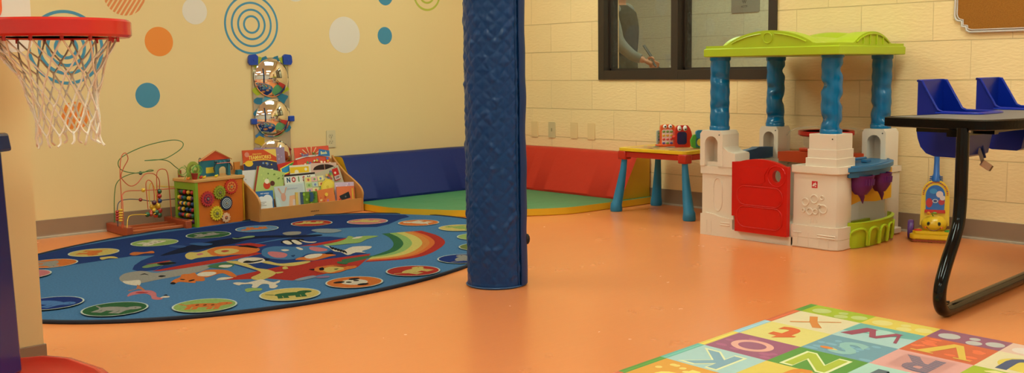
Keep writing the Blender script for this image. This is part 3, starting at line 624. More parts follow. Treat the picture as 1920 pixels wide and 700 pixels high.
decal(365, 21, d_disc(.079, cw), 'white dot sticker on the wall left of the four thin rings')
decal(553, -22, d_disc(.085, cw), 'white dot sticker barely showing at the top edge above the mirror panel')
decal(646, 65.5, d_disc(.121, cw), 'largest white dot sticker, between the mirror panel and the column')
decal(721.5, 67, d_disc(.060, cb), 'small blue dot sticker right of the largest white dot')
decal(722, -7, d_disc(.062, cb), 'small blue dot sticker cut by the top edge above its twin')
decal(800, -12, d_rings([.122, .072], .014, cg), 'green double ring sticker cut by the top edge left of the column')

# ------------------------------------------------------------------ sockets and cover plates
def plate(name, P, U, N, col, label, kind, sz=(.07, .115)):
    V = ZV; O = Vector(P)+Vector(N)*.006; t = thing(name, label, 'socket' if kind == 'socket' else 'cover plate', tuple(Vector(P)+Vector(N)*.003-Vector((0, 0, sz[1]/2))))
    b = MB(); m = mat(col, .4, .4)
    b.prism(rrect(-sz[0]/2, -sz[1]/2, sz[0]/2, sz[1]/2, .006), O, U, V, .0055, m); fp = b.build('face_plate', t, bevel=.0015)
    if kind == 'socket':
        for dz in (.02, -.02):
            q = MB(); q.prism(rrect(-.017, dz-.014, .017, dz+.014, .011), O+Vector(N)*.0025, U, V, .0025, mat(tuple(int(v*.96) for v in col), .35))
            A = Art(q, O+Vector(N)*.0025, U, V); dk = (40, 34, 28)
            A.r(-.008, dz-.002, -.0055, dz+.007, dk); A.r(.0055, dz-.002, .008, dz+.007, dk); A.c(0, dz-.008, .0028, dk, n=8)
            q.build('outlet', fp)
        q = MB(); q.cyl(O, O+Vector(N)*.0012, .003, mat((150, 140, 120), .3, metal=.8)); q.build('screw', fp)
    elif kind == 'switch':
        q = MB(); q.prism(rrect(-.005, -.012, .005, .012, .002), O+Vector(N)*.002, U, V, .002, mat((150, 134, 96), .4)); q.build('toggle', fp)
    else:
        for dz in (.042, -.042):
            q = MB(); q.cyl(O+V*dz, O+V*dz+Vector(N)*.001, .003, m); q.build('screw', fp)
P = LW(620, 260.5); plate('wall_socket', (P.x, 0, P.z), XU, (0, -1, 0), (212, 190, 150), 'cream double socket on the decal wall above the book rack', 'socket')
YU = Vector((0, -1, 0)); pc = (234, 198, 142)
for px, py, kd, c, lb in ((1003.5, 242, 'blank', pc, 'painted-over blank plate nearest the column on the block wall'), (1035.5, 243.5, 'switch', (206, 184, 140), 'dull grey-beige outlet plate among the painted plates on the block wall'),
                      (1077, 244.5, 'blank', pc, 'painted-over blank plate just right of the grey-beige outlet plate'), (1109.5, 246.5, 'blank', pc, 'painted-over blank plate farthest from the column, above the red cushion')):
    P = RW(px, py); plate('wall_plate', (0, P.y, P.z), YU, (-1, 0, 0), c, lb, kd)

# ------------------------------------------------------------------ bubble mirror panel
def mirror():
    y = -.012; cx = LW(509, 146, .02).x; t = thing('mirror_panel', 'clear wall panel with a column of convex bubble mirrors and blue corner clips', 'mirror', (cx, -.01, .24))
    TL = LW(470, 104, .03); TR = LW(546, 104, .03); w = .128; zt = LW(508, 108, .02).z; zb = .24
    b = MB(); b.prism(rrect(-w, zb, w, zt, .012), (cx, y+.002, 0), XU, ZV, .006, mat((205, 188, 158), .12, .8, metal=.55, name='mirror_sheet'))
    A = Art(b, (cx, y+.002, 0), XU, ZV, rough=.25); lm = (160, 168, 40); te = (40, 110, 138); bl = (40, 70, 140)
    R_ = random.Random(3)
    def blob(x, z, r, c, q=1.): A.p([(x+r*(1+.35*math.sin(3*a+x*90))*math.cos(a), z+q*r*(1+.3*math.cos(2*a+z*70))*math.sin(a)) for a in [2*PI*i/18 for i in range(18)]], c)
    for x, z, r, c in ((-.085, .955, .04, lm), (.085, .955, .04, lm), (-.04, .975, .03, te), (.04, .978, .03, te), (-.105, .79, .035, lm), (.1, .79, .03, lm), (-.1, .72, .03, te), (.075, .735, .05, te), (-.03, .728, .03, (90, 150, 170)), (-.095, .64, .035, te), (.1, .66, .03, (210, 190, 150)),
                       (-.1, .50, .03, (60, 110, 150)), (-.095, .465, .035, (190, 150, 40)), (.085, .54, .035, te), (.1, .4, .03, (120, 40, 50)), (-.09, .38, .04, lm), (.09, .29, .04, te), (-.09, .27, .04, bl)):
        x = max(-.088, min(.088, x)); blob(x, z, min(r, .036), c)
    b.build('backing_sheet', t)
    mm = mat((235, 232, 226), .03, .8, metal=1., name='mirror_chrome')
    for z in [LW(511, q, .02).z for q in (146, 222, 298)]:
        d = MB(); R = .16; h = .036; rb = math.sqrt(R*R-(R-h)**2); rb = .117; R = (rb*rb+h*h)/(2*h); n = 14
        prof = [(rb+.005, .0), (rb+.005, .003), (rb, .004)]+[(R*math.sin(math.asin(rb/R)*(1-i/n)), .004+R*math.cos(math.asin(rb/R)*(1-i/n))-(R-h)) for i in range(0, n+1)]
        d.lathe(prof, (cx, y-.004, z), mm, 48, (0, -1, 0)); d.build('bubble_mirror', t, smooth=60)
    cl = mat((28, 66, 160), .35)
    for sx in (-1, 1):
        c = MB(); pts = [(0, 0), (.052, -.002), (.062, .015), (.06, .05), (.052, .062), (.012, .066), (-.004, .052)]
        c.prism([((w-.036+p[0])*sx, zt-.045+p[1]) for p in pts], (cx, y-.010, 0), XU, ZV, .02, cl); c.cyl((cx+sx*(w-.01), y-.012, zt-.015), (cx+sx*(w-.01), y-.015, zt-.015), .008, cl, 12); c.build('corner_clip', t, bevel=.004)
        c = MB(); c.box((cx+sx*(w+.006), y-.005, .596+.004*sx), (.036, .024, .036), cl); c.build('side_clip', t, bevel=.004)
mirror()

# ------------------------------------------------------------------ cork notice board
def cork():
    P = RW(1791, 20); yl = P.y; zb = RW(1826, 62).z
    t = thing('notice_board', 'cork notice board with stepped silver-white trim at the top right', 'notice board', (-.01, yl-.35, zb))
    def outline(off): # left-bottom stepped corner, (y, z) with off inset
        y0, y1, z0, z1 = yl-off, yl-.75+off, zb+off, 1.75-off
        k = off*.4
        L_ = [(y0, z0+.085-k), (y0-.006, z0+.07-k), (y0-.014, z0+.062-k), (y0-.038+k, z0+.058-k), (y0-.04+k, z0+.032-k), (y0-.062+k, z0+.028-k), (y0-.064+k, z0+.012-k), (y0-.078, z0)]
        R_ = [(y1+(y0-p[0]), p[1]) for p in L_[::-1]]
        return [(y0, z1)]+L_+R_+[(y1, z1)]
    b = MB(); cm = mat((158, 100, 40), .9, .1, name='cork', bump=(260, .6, .003), mottle=(210, .35))
    b.prism([(-p[0], p[1]) for p in outline(.012)], (-.011, 0, 0), YU, ZV, .009, cm); b.build('cork_sheet', t)
    tm = mat((206, 192, 184), .35, .5, metal=.15)
    q = MB()
    for off, rad, ht in ((.005, .0055, -.0135), (.0165, .0032, -.0125)):
        pts = outline(off); q.tube([(ht, p[0], p[1]) for p in pts], rad, tm, 8, closed=True)
    q.build('trim', t, label='stepped silver-white trim')
cork()

# ------------------------------------------------------------------ book rack and the books in it
def plane_pt(px, py, y0, z0, tilt):
    N = Vector((0, -math.cos(tilt), math.sin(tilt))); return onp(px, py, (0, y0, z0), N), N
def rack():
    xl, xr = -2.295, -1.55; yf = -.392
    t = thing('book_rack', 'low birch book rack with wavy sides, full of children\'s books, against the decal wall', 'book rack', ((xl+xr)/2, -.2, 0))
    prof = [(yf, 0), (yf, .082)]+[(p[0], p[1]) for p in bez([(-.396, .09, 0), (-.397, .129, 0), (-.362, .166, 0), (-.277, .208, 0), (-.205, .239, 0), (-.118, .292, 0), (-.07, .326, 0), (-.05, .345, 0)], 4)]+[(-.046, .345), (-.046, 0)]
    for x, nm in ((xl, 'side_panel'), (xr, 'side_panel')):
        b = MB(); b.prism([(-p[0], p[1]) for p in prof][::-1], (x-(0 if x == xl else .012), 0, 0), (0, -1, 0), (0, 0, 1), -.0001, M_wood) if False else b.prism([(p[0], p[1]) for p in prof], (x+.012 if x == xl else x, 0, 0), (0, 1, 0), (0, 0, 1), .012, M_wood)
        b.build(nm, t, bevel=.002)
    w = xr-xl-.024; cx = (xl+xr)/2
    b = MB(); b.box((cx, yf+.006, .0445), (w, .012, .083), M_wood)
    Pn = onp(590, 396, (0, yf, 0), (0, 1, 0)); A = Art(b, (Pn.x, yf, Pn.z), XU, ZV)
    A.t('woodcraft', 0, 0, .011, (60, 30, 14)) if False else [A.r(-.028+i*.0048, -.0018-.0008*(i % 2), -.0245+i*.0048, .0022+.0012*((i*7) % 3), (62, 32, 16)) for i in range(12)]
    b.build('front_panel', t, bevel=.001)
    for y, z, hh in ((-.275, .0, .12), (-.155, .0, .2)):
        b = MB(); b.box((cx, y, hh/2+.004), (w, .01, hh), M_wood); b.build('divider', t)
    b = MB(); b.box((cx, -.215, .008), (w, .33, .012), M_wood); b.build('bottom_panel', t)
    b = MB(); b.box((cx, -.053, .165), (w, .01, .32), M_wood); b.build('back_panel', t)
    for y0, y1, z in ((-.27, -.16, .068), (-.15, -.06, .14)):
        b = MB(); b.box((cx, (y0+y1)/2, z), (w, y1-y0, .008), M_wood); b.build('shelf', t)
rack()
def book(TL, TR, tier, hh, label, cover, art, y_off=0., th=.007, flip=None):
    y0, z0, tilt = {1: (-.345, .016, .12), 2: (-.232, .075, .16), 3: (-.112, .146, .13)}[tier]; y0 += y_off
    a, N = plane_pt(TL[0], TL[1], y0, z0, tilt); c, _ = plane_pt(TR[0], TR[1], y0, z0, tilt)
    U = (c-a); w = U.length; U.normalize(); V = N.cross(U)
    down = (a.z-z0)/max(.2, V.z); down2 = (c.z-z0)/max(.2, V.z); h = min(down, down2)-.002
    if hh: h = min(h, hh)
    b = MB(); O = a-V*h
    pg = mat((226, 216, 196), .8); cv = mat(cover, .3, .5, coat=.1)
    b.prism([(0, 0), (w, 0), (w, h), (0, h)], O, U, V, .0012, cv)
    b.prism([(.002, .002), (w-.002, .002), (w-.002, h-.002), (.002, h-.002)], O-N*.00125, U, V, th-.0025, pg)
    b.prism([(0, 0), (w, 0), (w, h), (0, h)], O-N*(th-.0012), U, V, .0012, cv)
    A = Art(b, O, U, V, rough=.3); A.w = w; A.h = h; art(A)
    return b.build('book', label=label, cat='book', group=None, smooth=0)
def bl(A, n, cols, box, seed, r=(.008, .02)):     # loose illustration shapes
    R_ = random.Random(seed)
    for i in range(n):
        x = box[0]+(box[2]-box[0])*R_.random(); y = box[1]+(box[3]-box[1])*R_.random(); q = r[0]+(r[1]-r[0])*R_.random()
        q = min(q, x-.001, A.w-x-.001, A.h-y-.001)
        if q > .002: A.p([(x+q*(1-.3*R_.random())*math.cos(a), y+q*(1-.3*R_.random())*math.sin(a)) for a in [2*PI*k/9 for k in range(9)]], cols[i % len(cols)])
def a_team(A):
    w, h = A.w, A.h; A.r(0, 0, w, h-.07, (44, 58, 96)); A.p([(0, h-.088)]+[(w*i/10, h-.086+.02*math.sin(PI*i/10)) for i in range(11)]+[(w, h-.088), (w, h-.06), (0, h-.06)], (236, 190, 70)); A.p([(0, h-.08)]+[(w*i/10, h-.08+.02*math.sin(PI*i/10)) for i in range(11)]+[(w, h), (0, h)], (206, 74, 36))
    A.p([(w*.62, h), (w, h), (w, h-.052)], (230, 190, 90)); A.t('TEAMWORKS', w*.5, h-.049, .032, (240, 204, 96), .8); A.t('CREATIVITY', w*.42, h-.028, .012, (236, 190, 80)); A.c(w*.12, h-.028, .016, (214, 130, 110)); A.c(w*.16, h-.084, .028, (232, 184, 50), .019)
    bl(A, 7, [(230, 190, 60), (120, 150, 190), (90, 110, 150)], (w*.35, h-.11, w*.92, h-.085), 4, (.005, .01))
def a_white(A): bl(A, 16, [(150, 140, 150), (190, 180, 190), (176, 70, 60), (70, 80, 90)], (.01, .02, A.w-.01, A.h-.02), 11, (.003, .008))
def a_green(A): A.r(0, 0, .012, A.h, (150, 50, 40)); A.c(A.w*.42, A.h-.105, .024, (200, 60, 36)); A.c(A.w*.4, A.h-.08, .016, (230, 214, 190)); A.c(A.w*.6, A.h-.085, .016, (90, 40, 36)); bl(A, 12, [(110, 140, 60), (200, 210, 120), (90, 110, 50)], (.02, A.h-.07, A.w-.01, A.h-.01), 5, (.003, .007))
def a_purple(A): bl(A, 6, [(190, 168, 196), (150, 120, 160)], (A.w*.7, A.h-.08, A.w-.005, A.h-.02), 3, (.004, .007))
def a_lull(A):
    w, h = A.w, A.h; cx, cy = w*.45, h-.07
    for i in range(14):
        a = PI*(.02+i*.07); A.p([(cx, cy), (cx+min(.085, .45*w)*math.cos(a), min(h, cy+.068*abs(math.sin(a)+.1))), (cx+min(.085, .45*w)*math.cos(a+.11), min(h, cy+.068*abs(math.sin(a+.11)+.1)))], [(240, 190, 140), (226, 90, 60)][i % 2])
    A.p([(0, h-.078), (w*.3, h-.064), (w*.7, h-.062), (w, h-.076), (w, h-.07), (w*.7, h-.054), (w*.3, h-.056), (0, h-.07)], (220, 210, 206))
    A.p([(w*.66, h-.062), (w, h-.072), (w, h-.034), (w*.7, h-.018)], (48, 112, 170)); A.t('Book', w*.83, h-.046, .028, (236, 226, 150), .8); A.t('Read', w*.28, h-.05, .03, (90, 110, 160), .85); A.t('My', w*.55, h-.046, .028, (100, 120, 60), .9)
    bl(A, 26, [(214, 80, 70), (230, 190, 70), (90, 150, 90), (90, 110, 180), (240, 220, 190)], (.01, h-.13, w-.01, h-.085), 8, (.006, .012))
def a_redblue(A): w, h = A.w, A.h; A.p([(w*.08, h-.03), (w*.85, h-.005), (w*.5, h-.07), (w*.1, h-.075)], (240, 214, 60)); A.p([(w*.14, h-.034), (w*.8, h-.012), (w*.46, h-.062), (w*.14, h-.068)], (44, 140, 190)); A.p([(w*.5, h-.02), (w*.85, h-.008), (w*.7, h-.03)], (70, 140, 60))
def a_wy(A): w, h = A.w, A.h; A.r(0, h-.05, w*.9, h-.012, (236, 190, 40)); A.c(w*.3, h-.045, .015, (236, 220, 190)); A.c(w*.75, h-.03, .01, (240, 230, 200))
def a_arc(A): w, h = A.w, A.h; A.p([(w*.5+w*.42*math.cos(PI*i/12), h-.045+.036*math.sin(PI*i/12)) for i in range(13)], (46, 28, 30)); A.p([(w*.49, h-.045), (w*.51, h-.045), (w*.5, h-.01), (w*.48, h-.01)], (200, 150, 130))
def a_noisy(A):
    w, h = A.w, A.h; A.r(0, h-.012, w, h, (44, 34, 36))
    for i, (ch, c) in enumerate(zip('NOISY', ((40, 80, 110), (190, 50, 44), (90, 140, 60), (190, 50, 60), (60, 50, 70)))): A.t(ch, w*(.12+.165*i), h-.036, .042, c, .8, 'CENTER', .05)
    A.r(0, 0, w, h-.058, (200, 208, 200)); A.p([(w*.75, h-.055), (w*.9, h-.06), (w*.86, h-.1), (w*.78, h-.1)], (150, 90, 50))
def a_pastel(A):
    w, h = A.w, A.h
    for i in range(3):
        for j in range(3): A.r(w*(.05+.31*i), h-.035*(j+1)+.003, w*(.05+.31*i+.29), h-.035*j-.003, [(232, 200, 120), (176, 196, 130), (224, 170, 170), (190, 206, 190), (230, 214, 150)][(i*2+j) % 5]); A.c(w*(.2+.31*i), h-.035*j-.018, .008, [(200, 90, 80), (120, 160, 90), (110, 130, 180)][(i+j) % 3])
def a_mix(A):
    w, h = A.w, A.h; bl(A, 26, [(110, 150, 70), (190, 90, 70), (120, 110, 160), (220, 180, 90), (80, 100, 130)], (.01, h-.09, w*.62, h-.015), 21, (.006, .014))
    A.r(w*.66, h-.09, w*.9, h-.012, (196, 36, 34)); A.c(w*.75, h-.04, .008, (240, 210, 180)); A.r(w*.67, h-.085, w*.89, h-.06, (206, 190, 186)); A.t('200', w*.78, h-.073, .02, (90, 40, 50)); A.t('THE', w*.78, h-.006, .007, (60, 50, 60))
def a_blue1(A):
    w, h = A.w, A.h; A.t('FIRST WORDS', w*.5, h-.016, .009, (230, 236, 240)); A.c(w*.3, h-.062, min(.03, w*.29), (222, 222, 222)); A.c(w*.64, h-.058, min(.034, w*.33), (222, 222, 222)); A.r(0.002, .002, w-.01, h-.065, (222, 220, 216))
    for i in range(3): A.r(w*.12, h-.07-.01*i, w*(.55-.1*(i % 2)), h-.067-.01*i, (120, 110, 110))
def a_rabbit(A):
    w, h = A.w, A.h; A.p([(w*.4, h*.04), (w*.95, h*.04), (w*.92, h-.06), (w*.5, h-.066)], (224, 168, 130)); A.p([(w*.55, h*.04), (w*.8, h*.04), (w*.8, h-.09), (w*.6, h-.09)], (210, 190, 186)); A.c(w*.28, h-.07, .017, (206, 150, 130), .026)
    for q in (-.1, .1): A.p([(w*(.26+q*.5), h-.05), (w*(.3+q*.5), h-.05), (w*(.3+q*1.4), h-.01), (w*(.24+q*1.4), h-.012)], (206, 160, 140))
    A.r(w*.45, h-.025, w*.8, h-.018, (170, 180, 190)); A.p([(.001, .01), (w*.25, .01), (w*.1, h-.07), (.001, h-.06)], (184, 204, 206))
def a_cat(A):
    w, h = A.w, A.h; A.r(0, 0, w*.16, h, (60, 80, 110)); bl(A, 22, [(60, 100, 40), (150, 180, 60), (100, 140, 50)], (w*.2, .01, w-.01, h-.01), 9, (.006, .013))
    for i in range(5): A.c(w*.62+.004*math.sin(i), h-.012-i*.011, .014, (36, 76, 110), .008)
def a_orange(A): w, h = A.w, A.h; bl(A, 8, [(236, 170, 90), (214, 90, 60), (236, 200, 150)], (.01, .02, w*.5, h-.04), 13, (.005, .011)); bl(A, 5, [(200, 120, 160), (240, 220, 180)], (w*.5, .01, w-.01, h-.05), 14, (.006, .012)); A.c(w*.5, h-.035, .012, (236, 190, 70))
def a_phone(A): w, h = A.w, A.h; A.r(w*.84, h-.09, w*.92, h-.015, (222, 180, 60)); A.p([(w*.2, h-.09), (w*.75, h-.075), (w*.66, h-.035), (w*.12, h-.06)], (34, 40, 48)); A.c(w*.47, h-.066, .006, (110, 110, 116)); bl(A, 4, [(200, 60, 50)], (w*.08, h-.1, w*.2, h-.08), 2, (.004, .006))
def a_lil(A): A.p([(A.w*.86, 0.002), (A.w-.002, 0.002), (A.w-.002, A.h-.01), (A.w*.9, A.h-.01)], (232, 190, 80)); bl(A, 6, [(190, 150, 190), (230, 210, 230)], (.01, A.h-.03, A.w*.8, A.h-.008), 6, (.004, .007))
def a_egg(A): pass
# back tier
book((476.5, 277.7), (533, 276), 3, 0, 'plain pale purple book at the back, half behind the orange TEAMWORKS book', (150, 126, 150), a_purple, .012)
book((454, 282.5), (516.6, 279.3), 3, 0, 'orange book titled TEAMWORKS, back row at the left end', (206, 74, 36), a_team)
book((520, 308.5), (556, 300), 3, .12, 'red book with a tilted blue and yellow shape, back row middle', (200, 44, 40), a_redblue, .001)
book((551, 278), (615.5, 273), 3, 0, 'bright orange book with sunburst and blue title band, back row at the right', (222, 84, 62), a_lull, .004)
book((543, 310.8), (582, 308), 3, .1, 'white book with yellow panel peeking out behind the NOISY book', (226, 214, 196), a_wy, -.014)
book((582, 306.5), (633.5, 304.5), 3, .12, 'pale pink book with a dark arch on its cover, back row right end', (216, 176, 160), a_arc, -.012)
# middle tier
book((454, 320.3), (512, 316.5), 2, 0, 'white book with small grey sketches, middle row left end', (212, 204, 200), a_white, .008)
book((482.5, 311.5), (535, 324), 2, 0, 'lime green picture book with a red spine edge, tilted, middle row left', (176, 190, 112), a_green, -.004)
book((591, 326), (634, 309.5), 2, .12, 'busy multicoloured book with a red panel, tilted, middle row right end', (190, 176, 150), a_mix, .004)
book((532.5, 328.5), (590, 323), 2, 0, 'white book titled NOISY in coloured letters, middle row', (222, 218, 206), a_noisy, -.016)
book((570, 333), (606, 329), 2, .13, 'pastel book of little picture squares right of the NOISY book', (206, 210, 170), a_pastel, -.026)
def eggbook():
    y0, z0, tilt = -.285, .07, .16; N = Vector((0, -math.cos(tilt), math.sin(tilt))); a, _ = plane_pt(615, 336, y0, z0, tilt); U = XU.copy(); V = N.cross(U)
    y0b = -.288; poly = [(x, z) for x, z in circ(0, -.075, .058, .075, 28)]; b = MB()
    b.prism(poly, a, U, V, .008, mat((226, 196, 60), .35)); A = Art(b, a, U, V, rough=.35); A.c(0, -.03, .012, (150, 170, 70)); A.p(circ(0, -.075, .05, .067, 24), (232, 204, 84)); A.c(-.01, -.05, .01, (214, 180, 60)); A.c(.03, -.09, .012, (180, 190, 90))
    b.build('book', label='yellow egg-shaped board book with rounded top, middle of the rack', cat='book', smooth=0)
eggbook()
# front tier
book((627.5, 342.5), (668, 341), 1, 0, 'pale lilac book with yellow edge behind the orange phone book, front right', (206, 180, 200), a_lil, .02)
book((479.5, 359.5), (511.5, 357), 1, 0, 'small blue book with a white cloud panel, front row left end', (40, 104, 164), a_blue1, -.002)
book((514, 350.5), (567, 344.8), 1, 0, 'pale grey and peach book with a pink rabbit, front row', (190, 196, 196), a_rabbit, .008)
book((554, 361), (563, 360.5), 1, 0, 'thin yellow and grey booklet between rabbit book and green book, front row', (214, 178, 90), lambda A: A.r(A.w*.5, 0.001, A.w-.001, A.h-.001, (190, 180, 170)), .0)
book((562.5, 360.8), (594, 358.5), 1, 0, 'bright green book with a dark blue caterpillar, front row centre', (100, 130, 40), a_cat, -.004)
book((594.5, 357.5), (625, 352), 1, 0, 'orange storybook with pink and red splashes, right of the green caterpillar book', (222, 122, 62), a_orange, .004)
book((631, 350.5), (664, 348.5), 1, 0, 'orange book with a black telephone shape, front row right end', (226, 116, 74), a_phone, .004)

# ------------------------------------------------------------------ wooden activity cube
def cube():
    O = Vector((-2.657, -.317, 0)); U = Vector((.33, .045, 0)).normalized(); Wd = Vector((-U.y, U.x, 0)); w, d, h = .335, .215, .27
    M = Matrix(((U.x, Wd.x, 0, O.x), (U.y, Wd.y, 0, O.y), (0, 0, 1, 0), (0, 0, 0, 1)))
    t = thing('activity_cube', 'wooden activity cube with coloured gears on its orange face and a toy village on top', 'toy', tuple(M @ Vector((w/2, d/2, 0))))
    org = mat((208, 104, 28), .4, .5, mottle=(8, .05)); lime = mat((126, 156, 34), .4); yel = mat((226, 178, 40), .4); pine = mat((206, 150, 84), .5, mottle=(18, .1))
    b = MB(M); b.box((w/2, .006, h/2), (w-.004, .012, h), org); b.build('front_panel', t, bevel=.001, label='orange front panel')
    b = MB(M); b.box((w-.006, d/2, h/2), (.012, d, h+.001), yel); b.build('side_panel', t, label='yellow side panel')
    b = MB(M); 
    for y in (.008, d-.012): b.box((.009, y, h/2), (.018, .024, h+.002), lime)
    b.box((.009, d/2, .012), (.016, d-.03, .024), lime); b.box((.009, d/2, h-.02), (.016, d-.03, .05), lime); b.build('side_frame', t, bevel=.001, label='lime green open side frame')
    b = MB(M); b.box((w/2, d-.006, h/2), (w-.01, .01, h), lime); b.build('back_panel', t)
    b = MB(M); b.box((w/2, d/2, h+.008), (w+.012, d+.012, .018), pine); b.build('top_board', t, bevel=.003)
    R_ = random.Random(5)
    bc = [(176, 32, 28), (30, 60, 110), (222, 170, 40), (34, 96, 60), (90, 30, 70), (190, 90, 40)]
    for i in range(6):
        z = .04+i*.034
        b = MB(M); b.cyl((.009, .02, z), (.009, d-.02, z), .0022, mat((150, 140, 130), .3, metal=.8), 6); rod = b.build('bead_rod', t)
        y = .034
        while y < d-.03:
            b = MB(M); b.lathe([(.003, -.009), (.011, -.006), (.013, 0), (.011, .006), (.003, .009)], (.004, y, z), mat(bc[R_.randrange(6)], .3), 12, (0, 1, 0)); b.build('bead', rod, smooth=60); y += .0195 if R_.random() < .8 else .04
    def P(px, py): return M.inverted() @ onp(px, py, O, Wd)
    G = [((432, 350), .047, (196, 52, 36), (222, 150, 60), 20), ((410.5, 361), .042, (150, 150, 40), (110, 110, 30), 16), ((388, 373), .046, (186, 48, 50), (110, 40, 70), 18), ((423, 381), .043, (34, 50, 76), (190, 200, 200), 22), ((405, 400), .044, (216, 190, 44), (150, 140, 40), 16), ((422.5, 408), .03, (222, 170, 130), (206, 90, 40), 10)]
    for (c, r, c1, c2, n) in G:
        p = P(*c); g = MB(M); poly = []
        for i in range(n*4):
            a = 2*PI*i/(n*4); rr = r if i % 4 in (0, 1) else r*.84; poly.append((p.x+rr*math.cos(a), p.z+rr*math.sin(a)))
        g.prism(poly, (0, -.011, 0), XU, ZV, .008, mat(c1, .4)); A = Art(g, (0, -.011, 0), XU, ZV)
        if n == 22:
            for k_, q in enumerate((.72, .62, .5, .4, .28, .18)): A.c(p.x, p.z, r*q, c2 if k_ % 2 == 0 else c1)
        elif n == 10: A.c(p.x, p.z, r*.62, (226, 190, 150)); A.c(p.x, p.z, r*.4, c2)
        else:
            A.c(p.x, p.z, r*.62, c2)
            for k_ in range(8): a = 2*PI*k_/8; A.c(p.x+r*.4*math.cos(a), p.z+r*.4*math.sin(a), r*.13, c1)
        g.cyl((p.x, -.011, p.z), (p.x, -.018, p.z), .006, mat((170, 160, 140), .3, metal=.7), 10); g.build('gear', t)
    # village on top: everything stands on the board (local z = h+.017)
    H = h+.017; T = lambda px, py, y: M.inverted() @ onp(px, py, M @ Vector((0, y, 0)), Wd)
    blue = mat((36, 104, 120), .45); red = mat((206, 72, 40), .45)
    b = MB(M); yb = .1; L0 = T(376, 325, yb).x; R0 = T(432, 322, yb).x; zt = T(404, 283, yb).z; ze = T(380, 302, yb).z; wd = R0-L0
    dl = L0+wd*.62; dr = L0+wd*.88; arch = [(dl+(dr-dl)/2-(dr-dl)/2*math.cos(PI*i/8), H+.035+.018*math.sin(PI*i/8)) for i in range(9)]
    b.prism([(L0, H), (dl, H)]+arch+[(dr, H), (R0, H), (R0, ze), (L0, ze)], (0, yb, 0), XU, ZV, .012, blue)
    A = Art(b, (0, yb, 0), XU, ZV); A.p(rrect(L0+wd*.18, H+.02, L0+wd*.46, H+.055, .003), (206, 180, 50)); b.build('house', t, bevel=.001, label='teal house front with arched doorway')
    b = MB(M); b.prism([(L0-.006, ze), (R0+.004, ze), (L0+wd*.5, zt)], (0, yb-.002, 0), XU, ZV, .014, red); b.tube([(L0-.01, yb-.009, ze-.002), (L0+wd*.5, yb-.009, zt+.003), (R0+.008, yb-.009, ze-.002)], .003, pine, 6); b.build('roof', t, label='red gable roof')
    for fx, zz, lean in ((.42, .075, 1), (.85, .07, -1)):      # crank figures
        b = MB(M); x = L0+wd*fx; b.box((x, yb-.028, H+.04), (.016, .014, .08), blue); b.ball((x, yb-.03, H+.088), .011, mat((30, 70, 84), .5)); b.ball((x+.03*lean, yb-.03, H+.082), .009, blue); b.tube([(x, yb-.034, H+.08), (x-.02*lean, yb-.036, H+.05), (x-.015*lean, yb-.036, H+.03)], .003, mat((24, 30, 50), .4), 6); b.build('crank_figure', t)
    b = MB(M); b.tube([(L0+wd*.42, yb-.04, H+.078), (L0+wd*.88, yb-.04, H+.078)], .0022, mat((222, 110, 90), .4), 6); b.build('rod', t)
    c = T(362, 302, .06); b = MB(M); b.prism([(c.x-.04, H)]+[(c.x-.042*math.cos(PI*i/14), H+.05+.052*math.sin(PI*i/14)) for i in range(15)]+[(c.x+.04, H)], (0, .06, 0), XU, ZV, .01, mat((150, 156, 60), .5)); A = Art(b, (0, .06, 0), XU, ZV); A.c(c.x, H+.055, .03, (116, 120, 40)); [A.c(c.x+.012*math.cos(i), H+.058+.014*math.sin(i*1.7), .009, (190, 190, 110)) for i in range(6)]; A.r(c.x-.004, H+.005, c.x+.004, H+.04, (130, 80, 40)); b.build('arched_board', t, bevel=.001, label='olive arched board with a painted tree')
    R2 = random.Random(8)
    for (px, col) in ((343, (120, 160, 60)), (369, (86, 170, 60))):      # springy wire curls
        c = T(px, 303, .03); b = MB(M); pts = [(c.x+.026*math.cos(a*1.0+R2.random()*.2), .03+.012*math.sin(a*.7), H+.045+.026*math.sin(a)+.0012*a) for a in [i*.4 for i in range(36)]]; b.tube([(c.x, .03, H)]+pts, .0018, mat(col, .3), 5); b.build('wire_curl', t, smooth=60)
    b = MB(M); c = T(366, 325, .015); b.lathe([(.014, 0), (.019, .028), (.021, .036), (.015, .036)], (c.x, .022, H), mat((150, 46, 30), .5), 14); b.build('flower_pot', t)
    for px, col, y in ((382, (214, 170, 30), .02), (405, (206, 180, 30), .02), (376, (190, 40, 30), .035), (352, (222, 120, 40), .03)):
        c = T(px, 325, y); b = MB(M); b.ball((c.x, y, H+.008), .009, mat(col, .4), 10, (1.2, 1, .9)); b.ball((c.x+.01, y, H+.013), .005, mat(col, .4), 8); b.build('bead', t)
    b = MB(M); c = T(388, 290, .12); b.tube(bez([(c.x-.008, .12, H), (c.x-.01, .12, H+.08), (c.x, .12, H+.115), (c.x+.01, .12, H+.08), (c.x+.009, .12, H)], 6), .0022, mat((50, 46, 50), .4), 6) if False else b.tube(bez([(L0+.012, .125, H), (L0+.008, .125, H+.09), (L0+.016, .125, H+.112), (L0+.026, .125, H+.09), (L0+.024, .125, H)], 6), .0022, mat((50, 46, 50), .4), 6); b.build('wire_loop', t)
    b = MB(M); x = R0+.03; b.prism([(x-.018, H+.015), (x+.014, H+.015), (x+.022, H+.075), (x-.022, H+.075)], (0, .07, 0), XU, ZV, .012, mat((196, 116, 44), .5)); b.box((x+.0, .06, H+.014), (.032, .03, .028), blue); b.build('bucket_stand', t)
cube()

